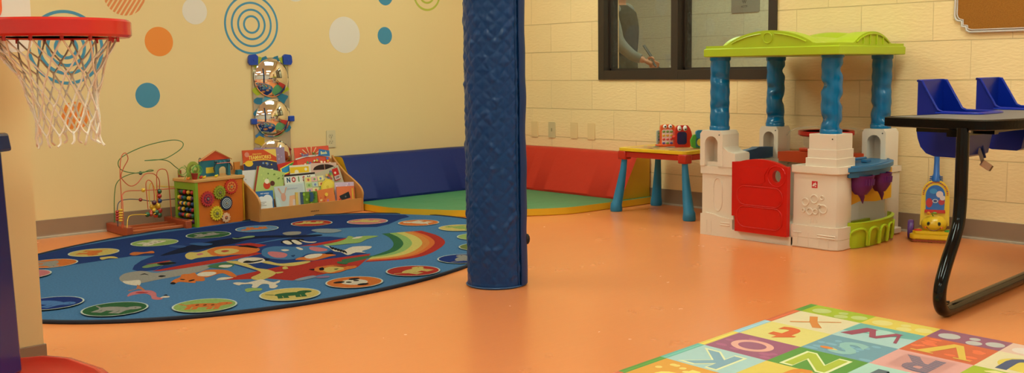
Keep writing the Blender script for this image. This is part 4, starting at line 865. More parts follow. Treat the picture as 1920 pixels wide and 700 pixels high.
# ------------------------------------------------------------------ bead maze on a wooden base
def maze():
    t = thing('bead_maze', 'bead maze of bent coloured wires on a reddish wooden base, left of the activity cube', 'toy', (-2.87, -.16, 0))
    red = mat((156, 66, 34), .4, .5, mottle=(20, .12), name='stained_wood')
    XA, XB = -3.045, -2.70
    for x in (XA, XB):
        b = MB(); b.box((x, -.16, .027), (.036, .30, .05), red); b.build('end_block', t, bevel=.003)
    for y in (-.27, -.17, -.06):
        b = MB(); b.box(((XA+XB)/2, y, .02), (XB-XA-.036, .022, .016), mat((176, 90, 48), .4, .5, mottle=(20, .12))); b.build('rail', t, bevel=.003)
    Z2 = lambda x, y: (200+x/3.5, 250+y/3.5)
    def wire(pts, col, ys, name='wire', r=.0026, feet=(True, True)):
        n = len(pts); P = []
        for i, q in enumerate(pts):
            d = ys if not isinstance(ys, tuple) else ys[0]+(ys[1]-ys[0])*i/(n-1)
            P.append(LW(*Z2(*q), d))
        if feet[0]: P[0].z = .05
        if feet[1]: P[-1].z = .05
        S_ = bez(P, 7); b = MB(); b.tube(S_, r, mat(col, .3, .6, coat=.2), 8); b.build(name, t, smooth=60); return S_
    g, rd, yl, nv = (64, 110, 40), (206, 76, 36), (226, 180, 40), (34, 36, 70)
    wire([(50, 570), (52, 400), (75, 315), (160, 268), (300, 248), (280, 242), (220, 262), (110, 248), (75, 200), (110, 150), (250, 85), (420, 46), (495, 58), (490, 100), (400, 160), (330, 175), (250, 180)], g, (.03, .16), feet=(True, False))
    wire([(250, 180), (330, 174), (400, 182), (450, 220), (480, 243)], g, (.16, .05), feet=(False, False))
    wire([(100, 600), (96, 420), (88, 260), (95, 160), (122, 130), (140, 170), (110, 230), (96, 290), (150, 345), (200, 330), (250, 270), (310, 268), (345, 310), (345, 380)], rd, (.28, .14), feet=(True, False))
    wire([(110, 600), (106, 470), (104, 405), (140, 380), (240, 376), (400, 366), (490, 358)], rd, (.26, .1), feet=(True, False))
    wire([(72, 580), (70, 500), (85, 450), (140, 434), (220, 436), (300, 446), (400, 436), (480, 428)], nv, (.2, .1), feet=(True, False))
    wire([(132, 600), (140, 560), (160, 540), (220, 534), (300, 534), (340, 510)], yl, (.3, .2), feet=(True, False))
    wire([(272, 500), (262, 400), (258, 330), (275, 308), (300, 330), (312, 400), (312, 450)], rd, .17, feet=(False, False))
    wire([(285, 470), (278, 400), (282, 345), (297, 330), (318, 370), (330, 450)], yl, .14, feet=(False, False))
    wire([(335, 470), (328, 300), (335, 250), (368, 235), (398, 260), (412, 380), (425, 530)], rd, (.15, .12), feet=(False, True))
    wire([(330, 346), (420, 352), (522, 346), (500, 320), (468, 308)], yl, (.12, .05), feet=(False, False))
    b = MB(); b.cyl(LW(475, 1, .04) if False else LW(*Z2(478, 243), .05), (LW(*Z2(478, 243), .05).x, -.05, .05), .0105, mat((150, 70, 36), .5), 10); b.build('post', t)
    def bead(q, col, r, d, sc=(1, 1, 1)):
        P = LW(*Z2(*q), d); b = MB(); b.ball(P, r, mat(col, .25, .6, coat=.3), 14, sc); b.build('bead', t, smooth=180)
    B = [((222, 262), (36, 60, 90), .011, .05), ((240, 374), (226, 176, 44), .012, .22), ((222, 437), (150, 30, 30), .011, .17), ((345, 382), (34, 84, 56), .0145, .14), ((345, 412), (176, 40, 34), .0145, .14), ((347, 444), (34, 60, 110), .0145, .14), ((312, 456), (80, 26, 50), .0145, .17), ((335, 478), (222, 170, 40), .018, .15), ((300, 484), (220, 170, 40), .016, .15),
         ((295, 520), (190, 60, 36), .014, .18), ((325, 520), (34, 90, 56), .016, .2), ((347, 508), (176, 40, 34), .016, .15), ((345, 538), (34, 90, 56), .016, .15), ((268, 534), (34, 90, 56), .015, .22), ((290, 532), (176, 60, 34), .013, .22), ((312, 505), (226, 180, 60), .011, .2), ((322, 541), (196, 60, 30), .013, .19),
         ((494, 412), (176, 36, 32), .013, .1), ((484, 430), (30, 36, 70), .011, .1), ((518, 545), (226, 176, 40), .013, .12), ((478, 268), (196, 150, 50), .010, .05), ((500, 296), (80, 26, 30), .014, .06), ((497, 528), (176, 30, 30), .012, .1)]
    for q, c, r, d in B: bead(q, c, r, d)
    for i in range(5): bead((93, 505+i*17), (222, 168, 40), .0125, .27, (1, 1, .55))
    for i in range(4): bead((70, 515+i*17), (170, 30, 30), .011, .2, (1, 1, .75))
maze()
# ------------------------------------------------------------------ play house
def clear_mat(name, rgb, alpha):
    m = bpy.data.materials.new(name); m.use_nodes = True; nt = m.node_tree; nt.nodes.clear()
    tr = nt.nodes.new('ShaderNodeBsdfTransparent'); gl = nt.nodes.new('ShaderNodeBsdfPrincipled'); gl.inputs['Base Color'].default_value = (lin(rgb[0]), lin(rgb[1]), lin(rgb[2]), 1); gl.inputs['Roughness'].default_value = .12
    mx = nt.nodes.new('ShaderNodeMixShader'); mx.inputs[0].default_value = alpha; o = nt.nodes.new('ShaderNodeOutputMaterial')
    nt.links.new(tr.outputs[0], mx.inputs[1]); nt.links.new(gl.outputs[0], mx.inputs[2]); nt.links.new(mx.outputs[0], o.inputs[0]); return m
def playhouse():
    wh = mat((224, 206, 186), .42, .4, bump=(240, .12, .001), name='cream_plastic'); bu = mat((0, 98, 146), .2, .4, coat=.1, name='blue_plastic'); li = mat((172, 190, 30), .4, .4, name='lime_plastic')
    rd = mat((196, 18, 8), .35, .3, coat=.08, name='red_plastic'); ye = mat((232, 172, 22), .4, .4); pu = mat((96, 26, 96), .4, .4); orr = mat((210, 74, 32), .4, .4); bl2 = mat((44, 110, 156), .4, .4); bdk = mat((30, 78, 112), .45, .4)
    t = thing('playhouse', 'toy playhouse with lime roof, wavy blue posts, cream walls and red half door', 'playhouse', (-.44, -2.94, 0))
    XF = -.81; AY, AZ = (0, -1, 0), (0, 0, 1)
    YP = lambda pts: [(-y, z) for y, z in pts]
    # front wall, left column, plinth, right column as one moulding; posts' sockets separate
    b = MB()
    wav = [(-2.527, .113), (-2.56, .12), (-2.61, .116), (-2.66, .104), (-2.735, .098)]
    b.prism(YP([(-2.527, .0)]+wav+[(-2.735, .045), (-3.10, .045), (-3.10, 0)]), (XF-.004, 0, 0), AY, AZ, .05, wh)
    b.prism(YP([(-2.53, .09), (-2.53, .335), (-2.735, .335), (-2.735, .09)]), (XF+.008, 0, 0), AY, AZ, .11, wh)
    b.prism(YP([(-2.524, .33), (-2.524, .372), (-2.745, .372), (-2.745, .33)]), (XF, 0, 0), AY, AZ, .13, wh)
    # right column with chamfered corner
    foot = [(XF+.008, -3.09), (XF+.008, -3.30), (XF+.02, -3.325), (-.765, -3.338), (-.69, -3.335), (-.64, -3.32), (-.64, -3.09)]
    b.prism(foot, (0, 0, .375), (1, 0, 0), (0, 1, 0), .33, wh)
    foot2 = [(XF-.004, -3.085), (XF-.004, -3.31), (XF+.014, -3.34), (-.765, -3.352), (-.69, -3.349), (-.63, -3.33), (-.63, -3.085)]
    b.prism(foot2, (0, 0, .408), (1, 0, 0), (0, 1, 0), .038, wh); b.prism(foot2, (0, 0, .05), (1, 0, 0), (0, 1, 0), .05, wh); b.prism(foot2, (0, 0, .112), (1, 0, 0), (0, 1, 0), .064, wh)
    b.build('front_wall', t, bevel=.006, seg=3)
    b = MB(); R_ = random.Random(2)      # raised pattern
    for c, r in (((-2.632, .27), .03), ((-2.632, .17), .034)):
        n = 28; 
    path = [(-2.632+.036*math.cos(a)*(1-.28*math.cos(2*a)**2 if False else 1)*(.75+.25*abs(math.sin(a))), .222+.088*math.sin(a)) for a in [2*PI*i/30 for i in range(30)]]
    b.tube([(XF+.008, y, z) for y, z in path], .004, wh, 6, closed=True); b.build('raised_loop', t, smooth=60)
    def PX(a, c): return onp(1300+a/2.6925, 220+c/2.6925, (XF+.008, 0, 0), (1, 0, 0))
    for a, c, r in ((565, 428, .018), (610, 414, .02), (650, 408, .010), (587, 476, .016), (617, 478, .013), (655, 466, .020), (636, 450, .008), (556, 470, .008)):
        P = PX(a, c); b = MB(); b.tube([(XF+.007, P.y+r*math.cos(2*PI*i/18), P.z+r*math.sin(2*PI*i/18)) for i in range(18)], .0042, wh, 6, closed=True); b.build('raised_ring', t, smooth=60)
    for a, c, a2, c2 in ((590, 512, 590, 535), (605, 508, 605, 532), (620, 512, 622, 532), (640, 480, 640, 500)):
        b = MB(); b.cyl(PX(a, c), PX(a2, c2), .0035, wh, 6); b.build('raised_line', t)
    for y0, y1, z in ((-2.66, -2.72, .075), (-2.66, -2.72, .062), (-3.105, -3.15, .075), (-3.24, -3.335, .06), (-3.24, -3.335, .072)): b = MB(); b.cyl((XF-.004, y0, z), (XF-.004, y1, z), .0035, wh, 6); b.build('raised_line', t)
    for y in (-2.57, -2.6, -3.13, -3.19, -3.25, -3.3): b = MB(); b.box((XF-.0045, y, .045), (.003, .002, .07), wh); b.build('raised_line', t)
    # maker's badge
    lg = MB(); P = PX(613, 340); lg.prism([(-.0155, -.0165), (.0155, -.0165), (.0155, .0165), (-.0155, .0165)], (XF+.0065, P.y, P.z), AY, AZ, .0015, mat((196, 30, 40), .4)); A = Art(lg, (XF+.0065, P.y, P.z), AY, AZ)
    A.p([(-.013, -.009), (-.004, .008), (.002, .001), (-.002, -.009)], (230, 214, 200)); A.p([(-.001, .004), (.005, .012), (.012, -.0), (.006, -.003)], (230, 214, 200)); A.p([(.001, -.005), (.012, -.008), (.004, -.012)], (230, 214, 200)); lg.build('badge', t, label='small red square maker\'s badge')
    # door
    b = MB(); b.prism(YP([(-2.732, .12), (-2.732, .404), (-2.78, .408), (-2.78, .12)]), (XF-.006, 0, 0), AY, AZ, .025, rd); b.build('door_jamb', t, bevel=.006)
    d = MB(); y0, y1 = -2.772, -3.084; n = 14
    top = [(y0+(y1-y0)*i/n, .398+.03*math.sin(PI*min(1, (i/n)*1.06+.02))**.8 if i/n < .93 else .398) for i in range(n+1)]
    hc = (-3.022, .347)
    # door leaf with a real hole: ring of quads between the hole and the outline
    out = [(y0, .046)]+[(y0, .046+(.398-.046)*k/6) for k in range(1, 6)]+top+[(y1, .398-(.398-.046)*k/6) for k in range(1, 6)]+[(y1, .046)]+[(y1+(y0-y1)*k/8, .046) for k in range(1, 8)]
    angs = sorted([(math.atan2(q[1]-hc[1], -(q[0]-hc[0])), q) for q in out]); N_ = len(angs)
    for x, rev in ((XF-.034, False), (XF-.006, True)):
        vs = [(x, q[0], q[1]) for a, q in angs]+[(x, hc[0]-.026*math.cos(a), hc[1]+.031*math.sin(a)) for a, q in angs]
        fs = [((i, (i+1) % N_, (i+1) % N_+N_, i+N_)) for i in range(N_)]; d.add(vs, fs if not rev else [f[::-1] for f in fs], rd)
    vs = [(x, q[0], q[1]) for x in (XF-.034, XF-.006) for a, q in angs]; d.add(vs, [((i+1) % N_, i, i+N_, (i+1) % N_+N_) for i in range(N_)], rd)
    vs = [(x, hc[0]-.026*math.cos(a), hc[1]+.031*math.sin(a)) for x in (XF-.034, XF-.006) for a, q in angs]; d.add(vs, [(i, (i+1) % N_, (i+1) % N_+N_, i+N_) for i in range(N_)], rd)
    for z0, z1, ya, yb in ((.078, .178, -2.792, -3.055), (.193, .283, -2.792, -3.055)):
        d.prism(rrect(-ya, z0, -yb, z1, .042, 8), (XF-.037, 0, 0), AY, AZ, .006, rd); d.tube([(XF-.035, -p[0], p[1]) for p in rrect(-ya-.004, z0-.004, -yb+.004, z1+.004, .046, 8)], .0035, rd, 6, closed=True)
    P3 = [(2.792, .30), (2.93, .30), (2.955, .318), (2.952, .35), (2.965, .372), (2.975, .388), (2.80, .388), (2.792, .38)]
    d.prism(P3, (XF-.037, 0, 0), AY, AZ, .006, rd)
    d.tube([(XF-.035, hc[0]-.052*math.cos(a), hc[1]+.052*math.sin(a)) for a in [2*PI*i/30 for i in range(30)]], .0035, rd, 6, closed=True)
    for z in (.1, .155, .215, .262, .32, .37):
        for y in (-2.805,)+((-3.04,) if z < .3 else ()): d.cyl((XF-.037, y, z), (XF-.040, y, z), .0035, rd, 8)
    d.build('door', t, label='red half door with round hole and oval panels', smooth=30)
    # low side and back walls, floor
    b = MB(); b.box((-.43, -2.545, .19), (.62, .03, .37), wh); b.box((-.085, -2.86, .17), (.03, .56, .34), wh); b.build('low_wall', t, bevel=.005)
    b = MB(); b.box((-.44, -2.93, .022), (.70, .74, .03), wh); b.build('floor_tray', t, bevel=.004)
    # four post sockets with arched niche
    def socket(cx, cy, z0, z1, w, arch, step=False, shoulder=False, bot=None):
        q = MB(); h = w/2
        if arch:
            ow = w*.29; n = 10; az0 = z0+(z1-z0)*.12; az1 = z1-(z1-z0)*.16-ow
            hole = [(-ow, az0), (ow, az0), (ow, az1)]+[(ow*math.cos(PI*i/n), az1+ow*math.sin(PI*i/n)) for i in range(1, n)]+[(-ow, az1)]
            # left jamb, right jamb, sill and arch head as one outline walked around the niche
            outl = [(-h, z0), (-h, z1), (h, z1), (h, z0)]
            q.prism([(-h, z0), (-ow, z0), (-ow, az1)]+[(-ow*math.cos(PI*i/n/2), az1+ow*math.sin(PI*i/n/2)) for i in range(1, n+1)]+[(0, z1), (-h*.8, z1), (-h, z1-.02)], (cx-h, cy, 0), AY, AZ, w, wh)
            q.prism([(h, z0), (h, z1-.02), (h*.8, z1), (0, z1)]+[(ow*math.sin(PI*i/n/2), az1+ow*math.cos(PI*i/n/2)) for i in range(n)]+[(ow, az1), (ow, z0)], (cx-h, cy, 0), AY, AZ, w, wh)
            q.box((cx+.01, cy, (z0+az0)/2), (w-.02, 2*ow, az0-z0), wh); q.box((cx+h*.45, cy, (z0+z1)/2), (w*.3, 2*ow+.002, z1-z0-.03), wh)
        else:
            q.box((cx, cy, (z1+z0+.085)/2), (w*.96, w*.96, z1-z0-.085), wh); q.box((cx, cy, z0+.0625), (w*1.02, w*1.02, .045), wh); q.box((cx, cy, z0+.02), (w*1.1, w*1.1, .044), wh)
        if shoulder: q.prism([(.045, z0), (.045, z0+.115), (.075, z0+.105), (.105, z0+.082), (.145, z0+.075), (.15, z0+.066), (.15, z0)], (cx-h+.004, cy, 0), AY, AZ, w*.9, wh)
        if bot: q.box((cx, cy, bot/2), (w*1.12, w*1.12, bot), wh); q.box((cx, cy, bot-.015), (w*1.22, w*1.22, .03), wh)
        q.cyl((cx-h, cy-h*.72, z1-.022), (cx-h-.003, cy-h*.72, z1-.022), .004, mat((60, 50, 44), .5), 8)
        q.build('post_socket', t, bevel=.005, seg=3)
    socket(-.745, -2.598, .372, .562, .145, True, shoulder=True)
    socket(-.125, -2.53, .372, .552, .125, True, bot=.372)
    socket(-.715, -3.243, .406, .565, .155, False)
    socket(-.125, -3.185, .36, .56, .135, True, bot=.36)
    # wavy posts
    rt = RT.copy(); rt.z = 0; rt.normalize(); f2 = Vector((-rt.y, rt.x, 0))
    def post(cx, cy, z0, z1, dents, nm):
        q = MB(); n = 36; nz = 70; vs = []; R = .051
        ar = math.atan2(rt.y, rt.x)
        for i in range(nz+1):
            z = z0+.02+(z1-z0-.04)*i/nz
            for k in range(n):
                a = 2*PI*k/n; g = 0
                for da, dz in dents:
                    dd = (a-ar-da+PI) % (2*PI)-PI; g += math.exp(-(dd/.75)**2-((z-z0-(z1-z0)*dz)/.018)**2)
                r = R*(1-(.42 if nm in 'bc' else .2)*min(1.1, g))+.0012*math.sin(z*95+2*a); vs.append((cx+r*math.cos(a), cy+r*math.sin(a), z))
        q.add(vs, [(i*n+k, i*n+(k+1) % n, (i+1)*n+(k+1) % n, (i+1)*n+k) for i in range(nz) for k in range(n)], bu)
        q.lathe([(.046, 0), (.053, .001), (.054, .019), (.050, .024), (.046, .026)], (cx, cy, z0), bu, 36); q.lathe([(.046, -.028), (.049, -.026), (.055, -.02), (.056, 0), (.046, .001)], (cx, cy, z1), bu, 36)
        q.build('post', t, smooth=50)
    F_, B_, Rr_, L_ = -PI/2, PI/2, 0, PI
    post(-.745, -2.598, .56, .952, [(F_-.3, .72), (F_+.5, .32), (F_-.6, .30), (F_+.7, .70), (B_, .5)], 'a')
    post(-.125, -2.53, .55, .95, [(Rr_, .80), (L_+.5, .55), (Rr_, .38), (L_+.5, .14), (F_, .46), (F_, .15)], 'b')
    post(-.715, -3.243, .563, .958, [(Rr_, .80), (L_, .60), (Rr_, .41), (L_, .18), (Rr_, .10)], 'c')
    post(-.125, -3.185, .56, .95, [(F_+.5, .55), (F_+.5, .15), (L_, .3), (B_, .6)], 'd')
    # roof: arched on all four sides
    q = MB(); x0, x1, y0, y1 = -.80, -.065, -2.545, -3.325; n = 40; zb = .948; vs = []
    def top(u, v):   # u,v in -1..1 (x, y)
        A_ = max(0, 1-(v/.66)**2)**.85 if abs(v) < .66 else 0; B_2 = max(0, 1-(u/.56)**2)**.85 if abs(u) < .56 else 0
        e = max(abs(u), abs(v)); wx = max(0, (abs(u)-.55)/.45); wy = max(0, (abs(v)-.55)/.45)
        return 1.006+.07*A_*min(1, wx*1.5+.35)+.058*B_2*min(1, wy*1.5+.3)*(1-.6*A_*min(1, wx*1.5)) - .0*e
    for i in range(n+1):
        for j in range(n+1):
            u, v = -1+2*i/n, -1+2*j/n; x = (x0+x1)/2+(x1-x0)/2*u; y = (y0+y1)/2+(y0-y1)/2*v; y += .055*(x-x0)/(x1-x0)
            bow = -.010*(1-v*v)*(1 if u < 0 else -1)*(abs(u) > .99); vs.append((x+bow, y, top(u, v)))
    K = n+1; fs = [(i*K+j, (i+1)*K+j, (i+1)*K+j+1, i*K+j+1) for i in range(n) for j in range(n)]
    base = len(vs); rim = [i*K for i in range(n+1)]+[n*K+j for j in range(1, n+1)]+[i*K+n for i in range(n-1, -1, -1)]+[j for j in range(n-1, 0, -1)]
    cxm, cym = (x0+x1)/2, (y0+y1)/2
    lv1 = [(vs[k][0], vs[k][1], zb+.045) for k in rim]; lv2 = [(cxm+(vs[k][0]-cxm)*1.02, cym+(vs[k][1]-cym)*1.02, zb+.04) for k in rim]; lv3 = [(p[0], p[1], zb+.004) for p in lv2]; lv4 = [(vs[k][0], vs[k][1], zb) for k in rim]
    m_ = len(rim); allv = vs+lv1+lv2+lv3+lv4; fr = []
    rings = [rim]+[list(range(base+q_*m_, base+(q_+1)*m_)) for q_ in range(4)]
    for A_, B_3 in zip(rings, rings[1:]):
        for i in range(m_): fr.append((A_[(i+1) % m_], A_[i], B_3[i], B_3[(i+1) % m_]))
    fr.append(rings[-1]); q.add(allv, fs+fr, li)
    # raised lines on the fascias
    def fas(f0, f1, fn, k=24): return [fn(f0+(f1-f0)*i/k) for i in range(k+1)]
    def fl(u): return Vector(((x0+x1)/2+(x1-x0)/2*-1-.004-.008*(1-u*u), (y0+y1)/2+(y0-y1)/2*u, top(-1, u)-.016))
    q.tube(fas(.56, .1, fl), .004, li, 6); q.tube(fas(-.1, -.56, fl), .004, li, 6)
    c = fl(0); q.tube([(c.x-.0, c.y+.026*math.cos(2*PI*i/20), c.z-.022+.026*math.sin(2*PI*i/20)) for i in range(20)], .0035, li, 6, closed=True)
    def fr_(u): x = (x0+x1)/2+(x1-x0)/2*u; return Vector((x, y1-.003+.055*(x-x0)/(x1-x0), top(u, -1)-.012))
    q.tube(fas(-.5, .5, fr_), .004, li, 6)
    for u in (-.3, -.1, .1, .3): p = fr_(u); q.tube([p, (p.x, p.y, 1.0)], .004, li, 6)
    q.build('roof', t, smooth=35, label='lime green arched roof')
    # counter shelf on the right side, yellow chute board, purple cups, lime tub
    def bow(xa, ya, xb, yb, d, n=16, p=.6):
        A_, B_4 = Vector((xa, ya, 0)), Vector((xb, yb, 0)); e = B_4-A_; nn = Vector((e.y, -e.x, 0)).normalized(); return [A_+e*(i/n)+nn*d*max(0, math.sin(PI*i/n))**p for i in range(n+1)]
    q = MB(); o = bow(-.735, -3.352, -.155, -3.262, .075); poly = [(p.x, p.y) for p in o]+[(-.155, -3.15), (-.64, -3.16), (-.68, -3.30)]
    q.prism(poly, (0, 0, .402), (1, 0, 0), (0, 1, 0), .022, bl2); o2 = bow(-.72, -3.348, -.165, -3.258, .062); q.prism([(p.x, p.y) for p in o2]+[(-.17, -3.2), (-.66, -3.25)], (0, 0, .381), (1, 0, 0), (0, 1, 0), .03, bl2)
    q.tube([(p.x, p.y, .403) for p in bow(-.72, -3.34, -.17, -3.255, .055)], .006, bl2, 6); q.box((-.42, -3.27, .412), (.05, .03, .014), bl2); q.tube([(-.64, -3.2, .412), (-.5, -3.25, .424), (-.3, -3.2, .414)], .008, bl2, 8); q.build('counter', t, bevel=.006, seg=3, label='blue bow-fronted counter')
    q = MB(); q.prism([(-.66, .195), (-.52, .215), (-.36, .2), (-.2, .205), (-.2, .365), (-.66, .365)], (0, -3.295, 0), (1, 0, 0), (0, 0, 1), .014, ye); q.build('chute_board', t, bevel=.003, label='yellow board under the counter')
    for x, s_ in ((-.60, .84), (-.41, .74)):
        q = MB(); n = 10; pts = []; rr = []
        q.lathe([(.036*s_, .0), (.066*s_, .035), (.07*s_, .055), (.074*s_, .09), (.078*s_, .095), (.068*s_, .095), (.04*s_, .01)], (x, -3.345, .262), pu, 24); q.tube([(x, -3.345, .27), (x+.008, -3.35, .245), (x+.012, -3.35, .215)], [.022*s_, .012, .002], pu, 10)
        for k_ in range(5): a = aimc = -2.2+.25*k_; q.tube([(x+.071*s_*math.cos(a), -3.345+.071*s_*math.sin(a), .31), (x+.074*s_*math.cos(a), -3.345+.074*s_*math.sin(a), .34)], .004, pu, 5)
        q.build('ball_cup', t, smooth=50, label='purple ball cup')
    q = MB(); prof = []; H1 = .128; n = 22
    def tubring(d, z, ins=0.): return [Vector((p.x, p.y, z)) for p in bow(-.705+ins, -3.338, -.185-ins, -3.27, d-ins, n, .5)]
    lv = [tubring(.065, .003), tubring(.085, .06), tubring(.09, H1-.012), tubring(.096, H1), tubring(.078, H1+.002, .004), tubring(.055, .03, .01)]
    vs = [p for l in lv for p in l]; K = n+1; q.add(vs, [(i*K+j, i*K+j+1, (i+1)*K+j+1, (i+1)*K+j) for i in range(5) for j in range(n)], li)
    q.prism([(p.x, p.y) for p in tubring(.065, 0)]+[(-.19, -3.16), (-.66, -3.16)], (0, 0, .03), (1, 0, 0), (0, 1, 0), .028, li)
    q.box((-.43, -3.17, .045), (.46, .02, .08), li)
    for k_ in range(5):     # arch mouldings round the tub
        i0 = 2+k_*4; pts = []
        for j in range(9):
            f = i0-1.75+3.5*(.5-.5*math.cos(PI*j/8)); i_ = max(0, min(n-1, int(f))); p = lv[2][i_].lerp(lv[2][i_+1], f-i_); c_ = Vector((-.43, -3.2, 0)); dd = (p-c_); dd.z = 0; dd.normalize()
            z = .012+.086*max(0, math.sin(PI*j/8))**.3; pts.append(Vector((p.x, p.y, 0))+Vector((0, 0, z))+dd*(.002 if z > .06 else -.001))
        q.tube(pts, .0065, li, 6)
    q.build('tub', t, smooth=50, label='lime green bow-fronted tub with arch mouldings')
    # inside: blue shelf, orange ball tray, clear wall and red-rimmed funnel
    q = MB(); q.prism([(-.70, .402), (-.66, .415), (-.36, .436), (-.33, .444), (-.19, .437), (-.19, .38), (-.70, .37)], (0, -2.562, 0), (1, 0, 0), (0, 0, 1), .05, bdk); q.build('side_shelf', t, bevel=.005, label='dark blue side shelf')
    q = MB(); q.prism([(2.60, .36), (2.60, .412), (2.72, .418), (2.9, .41), (3.13, .428), (3.13, .37), (2.9, .35)], (-.2, 0, 0), AY, AZ, .1, orr); q.box((-.15, -2.87, .428), (.05, .3, .02), orr); q.build('ball_tray', t, bevel=.006, label='orange-red ball tray')
    q = MB(); cl = clear_mat('clear_plastic', (230, 214, 190), .22); pts = bez([(-.11, -2.60, 0), (-.085, -2.68, 0), (-.075, -2.86, 0), (-.085, -3.04, 0), (-.11, -3.12, 0)], 6); K = len(pts)
    vs = [(p.x, p.y, z0_) for p, z0_ in zip(pts, [.425]*K)]+[(p.x, p.y, .50+.055*math.sin(PI*i/(K-1))**.5) for i, p in enumerate(pts)]
    q.add(vs, [(i, i+1, i+1+K, i+K) for i in range(K-1)], cl); q.tube([vs[K+i] for i in range(K)], .004, cl, 6); q.build('clear_screen', t, smooth=60, label='clear curved screen')
    q = MB(); C_ = (-.28, -2.955, 0); q.lathe([(.12, .545), (.145, .548), (.147, .528), (.135, .520), (.10, .516), (.04, .512), (.04, .518), (.1, .522), (.12, .530), (.12, .545)], C_, rd, 36); q.build('funnel_rim', t, smooth=50, label='red funnel dish')
    q = MB(); q.lathe([(.125, .514), (.12, .47), (.09, .44), (.05, .43)], C_, cl, 30); q.build('funnel', t, smooth=60, label='clear funnel bowl')
playhouse()

# ------------------------------------------------------------------ activity table and the toys on it
def acttable():
    t = thing('activity_table', 'children\'s activity table, yellow top, red frame and flared blue legs, left of the playhouse', 'table', (-.27, -1.87, 0))
    ye = mat((232, 186, 34), .4, .4); rd = mat((186, 42, 22), .35, .4); bu = mat((36, 116, 156), .38, .4, name='table_leg_blue'); dk = mat((52, 26, 26), .6)
    b = MB(); b.prism(rrect(-.455, -2.14, -.075, -1.60, .03), (0, 0, .402), (1, 0, 0), (0, 1, 0), .02, ye); A = Art(b, (0, 0, .402), (1, 0, 0), (0, 1, 0))
    A.p(rrect(-.42, -2.1, -.2, -1.64, .02), (206, 150, 90)); R_ = random.Random(4)
    for i in range(24): x, y = -.41+.2*R_.random(), -2.08+.42*R_.random(); A.c(x, y, .012+.012*R_.random(), [(190, 90, 60), (150, 170, 180), (222, 180, 140), (120, 140, 90)][i % 4], n=8)
    b.build('tabletop', t, bevel=.005, seg=3)
    b = MB()
    for x in (-.435, -.095): b.box((x, -1.87, .362), (.014, .46, .034), rd)
    for y in (-1.625, -2.115): b.box((-.265, y, .362), (.32, .014, .034), rd)
    b.box((-.265, -1.87, .372), (.33, .47, .012), dk); b.build('frame', t, bevel=.003)
    for x, y, fx, fy in ((-.425, -1.635, -.458, -1.595), (-.10, -1.635, -.075, -1.60), (-.43, -2.115, -.475, -2.185), (-.10, -2.115, -.075, -2.17)):
        b = MB(); b.box((x, y, .357), (.062, .062, .055), rd); b.build('corner_bracket', t, bevel=.008)
        b = MB(); P = [Vector((x, y, .332)), Vector((x+(fx-x)*.15, y+(fy-y)*.15, .26)), Vector((x+(fx-x)*.55, y+(fy-y)*.55, .14)), Vector((fx+(x-fx)*.12, fy+(y-fy)*.12, .055)), Vector((fx, fy, .045)), Vector((fx, fy, .012)), Vector((fx, fy, .001))]
        b.tube(P, [.018, .021, .028, .032, .036, .039, .036], bu, 20); b.build('leg', t, smooth=50)
acttable()
TZ = .4035
def facing(px, py, z, ang=0.):     # local frame of a toy that faces the room at a measured spot
    c = F(px, py, z); return c
def toyM(x, y, z, yaw): return Matrix.Translation((x, y, z)) @ Matrix.Rotation(yaw, 4, 'Z')    # local: faces -y
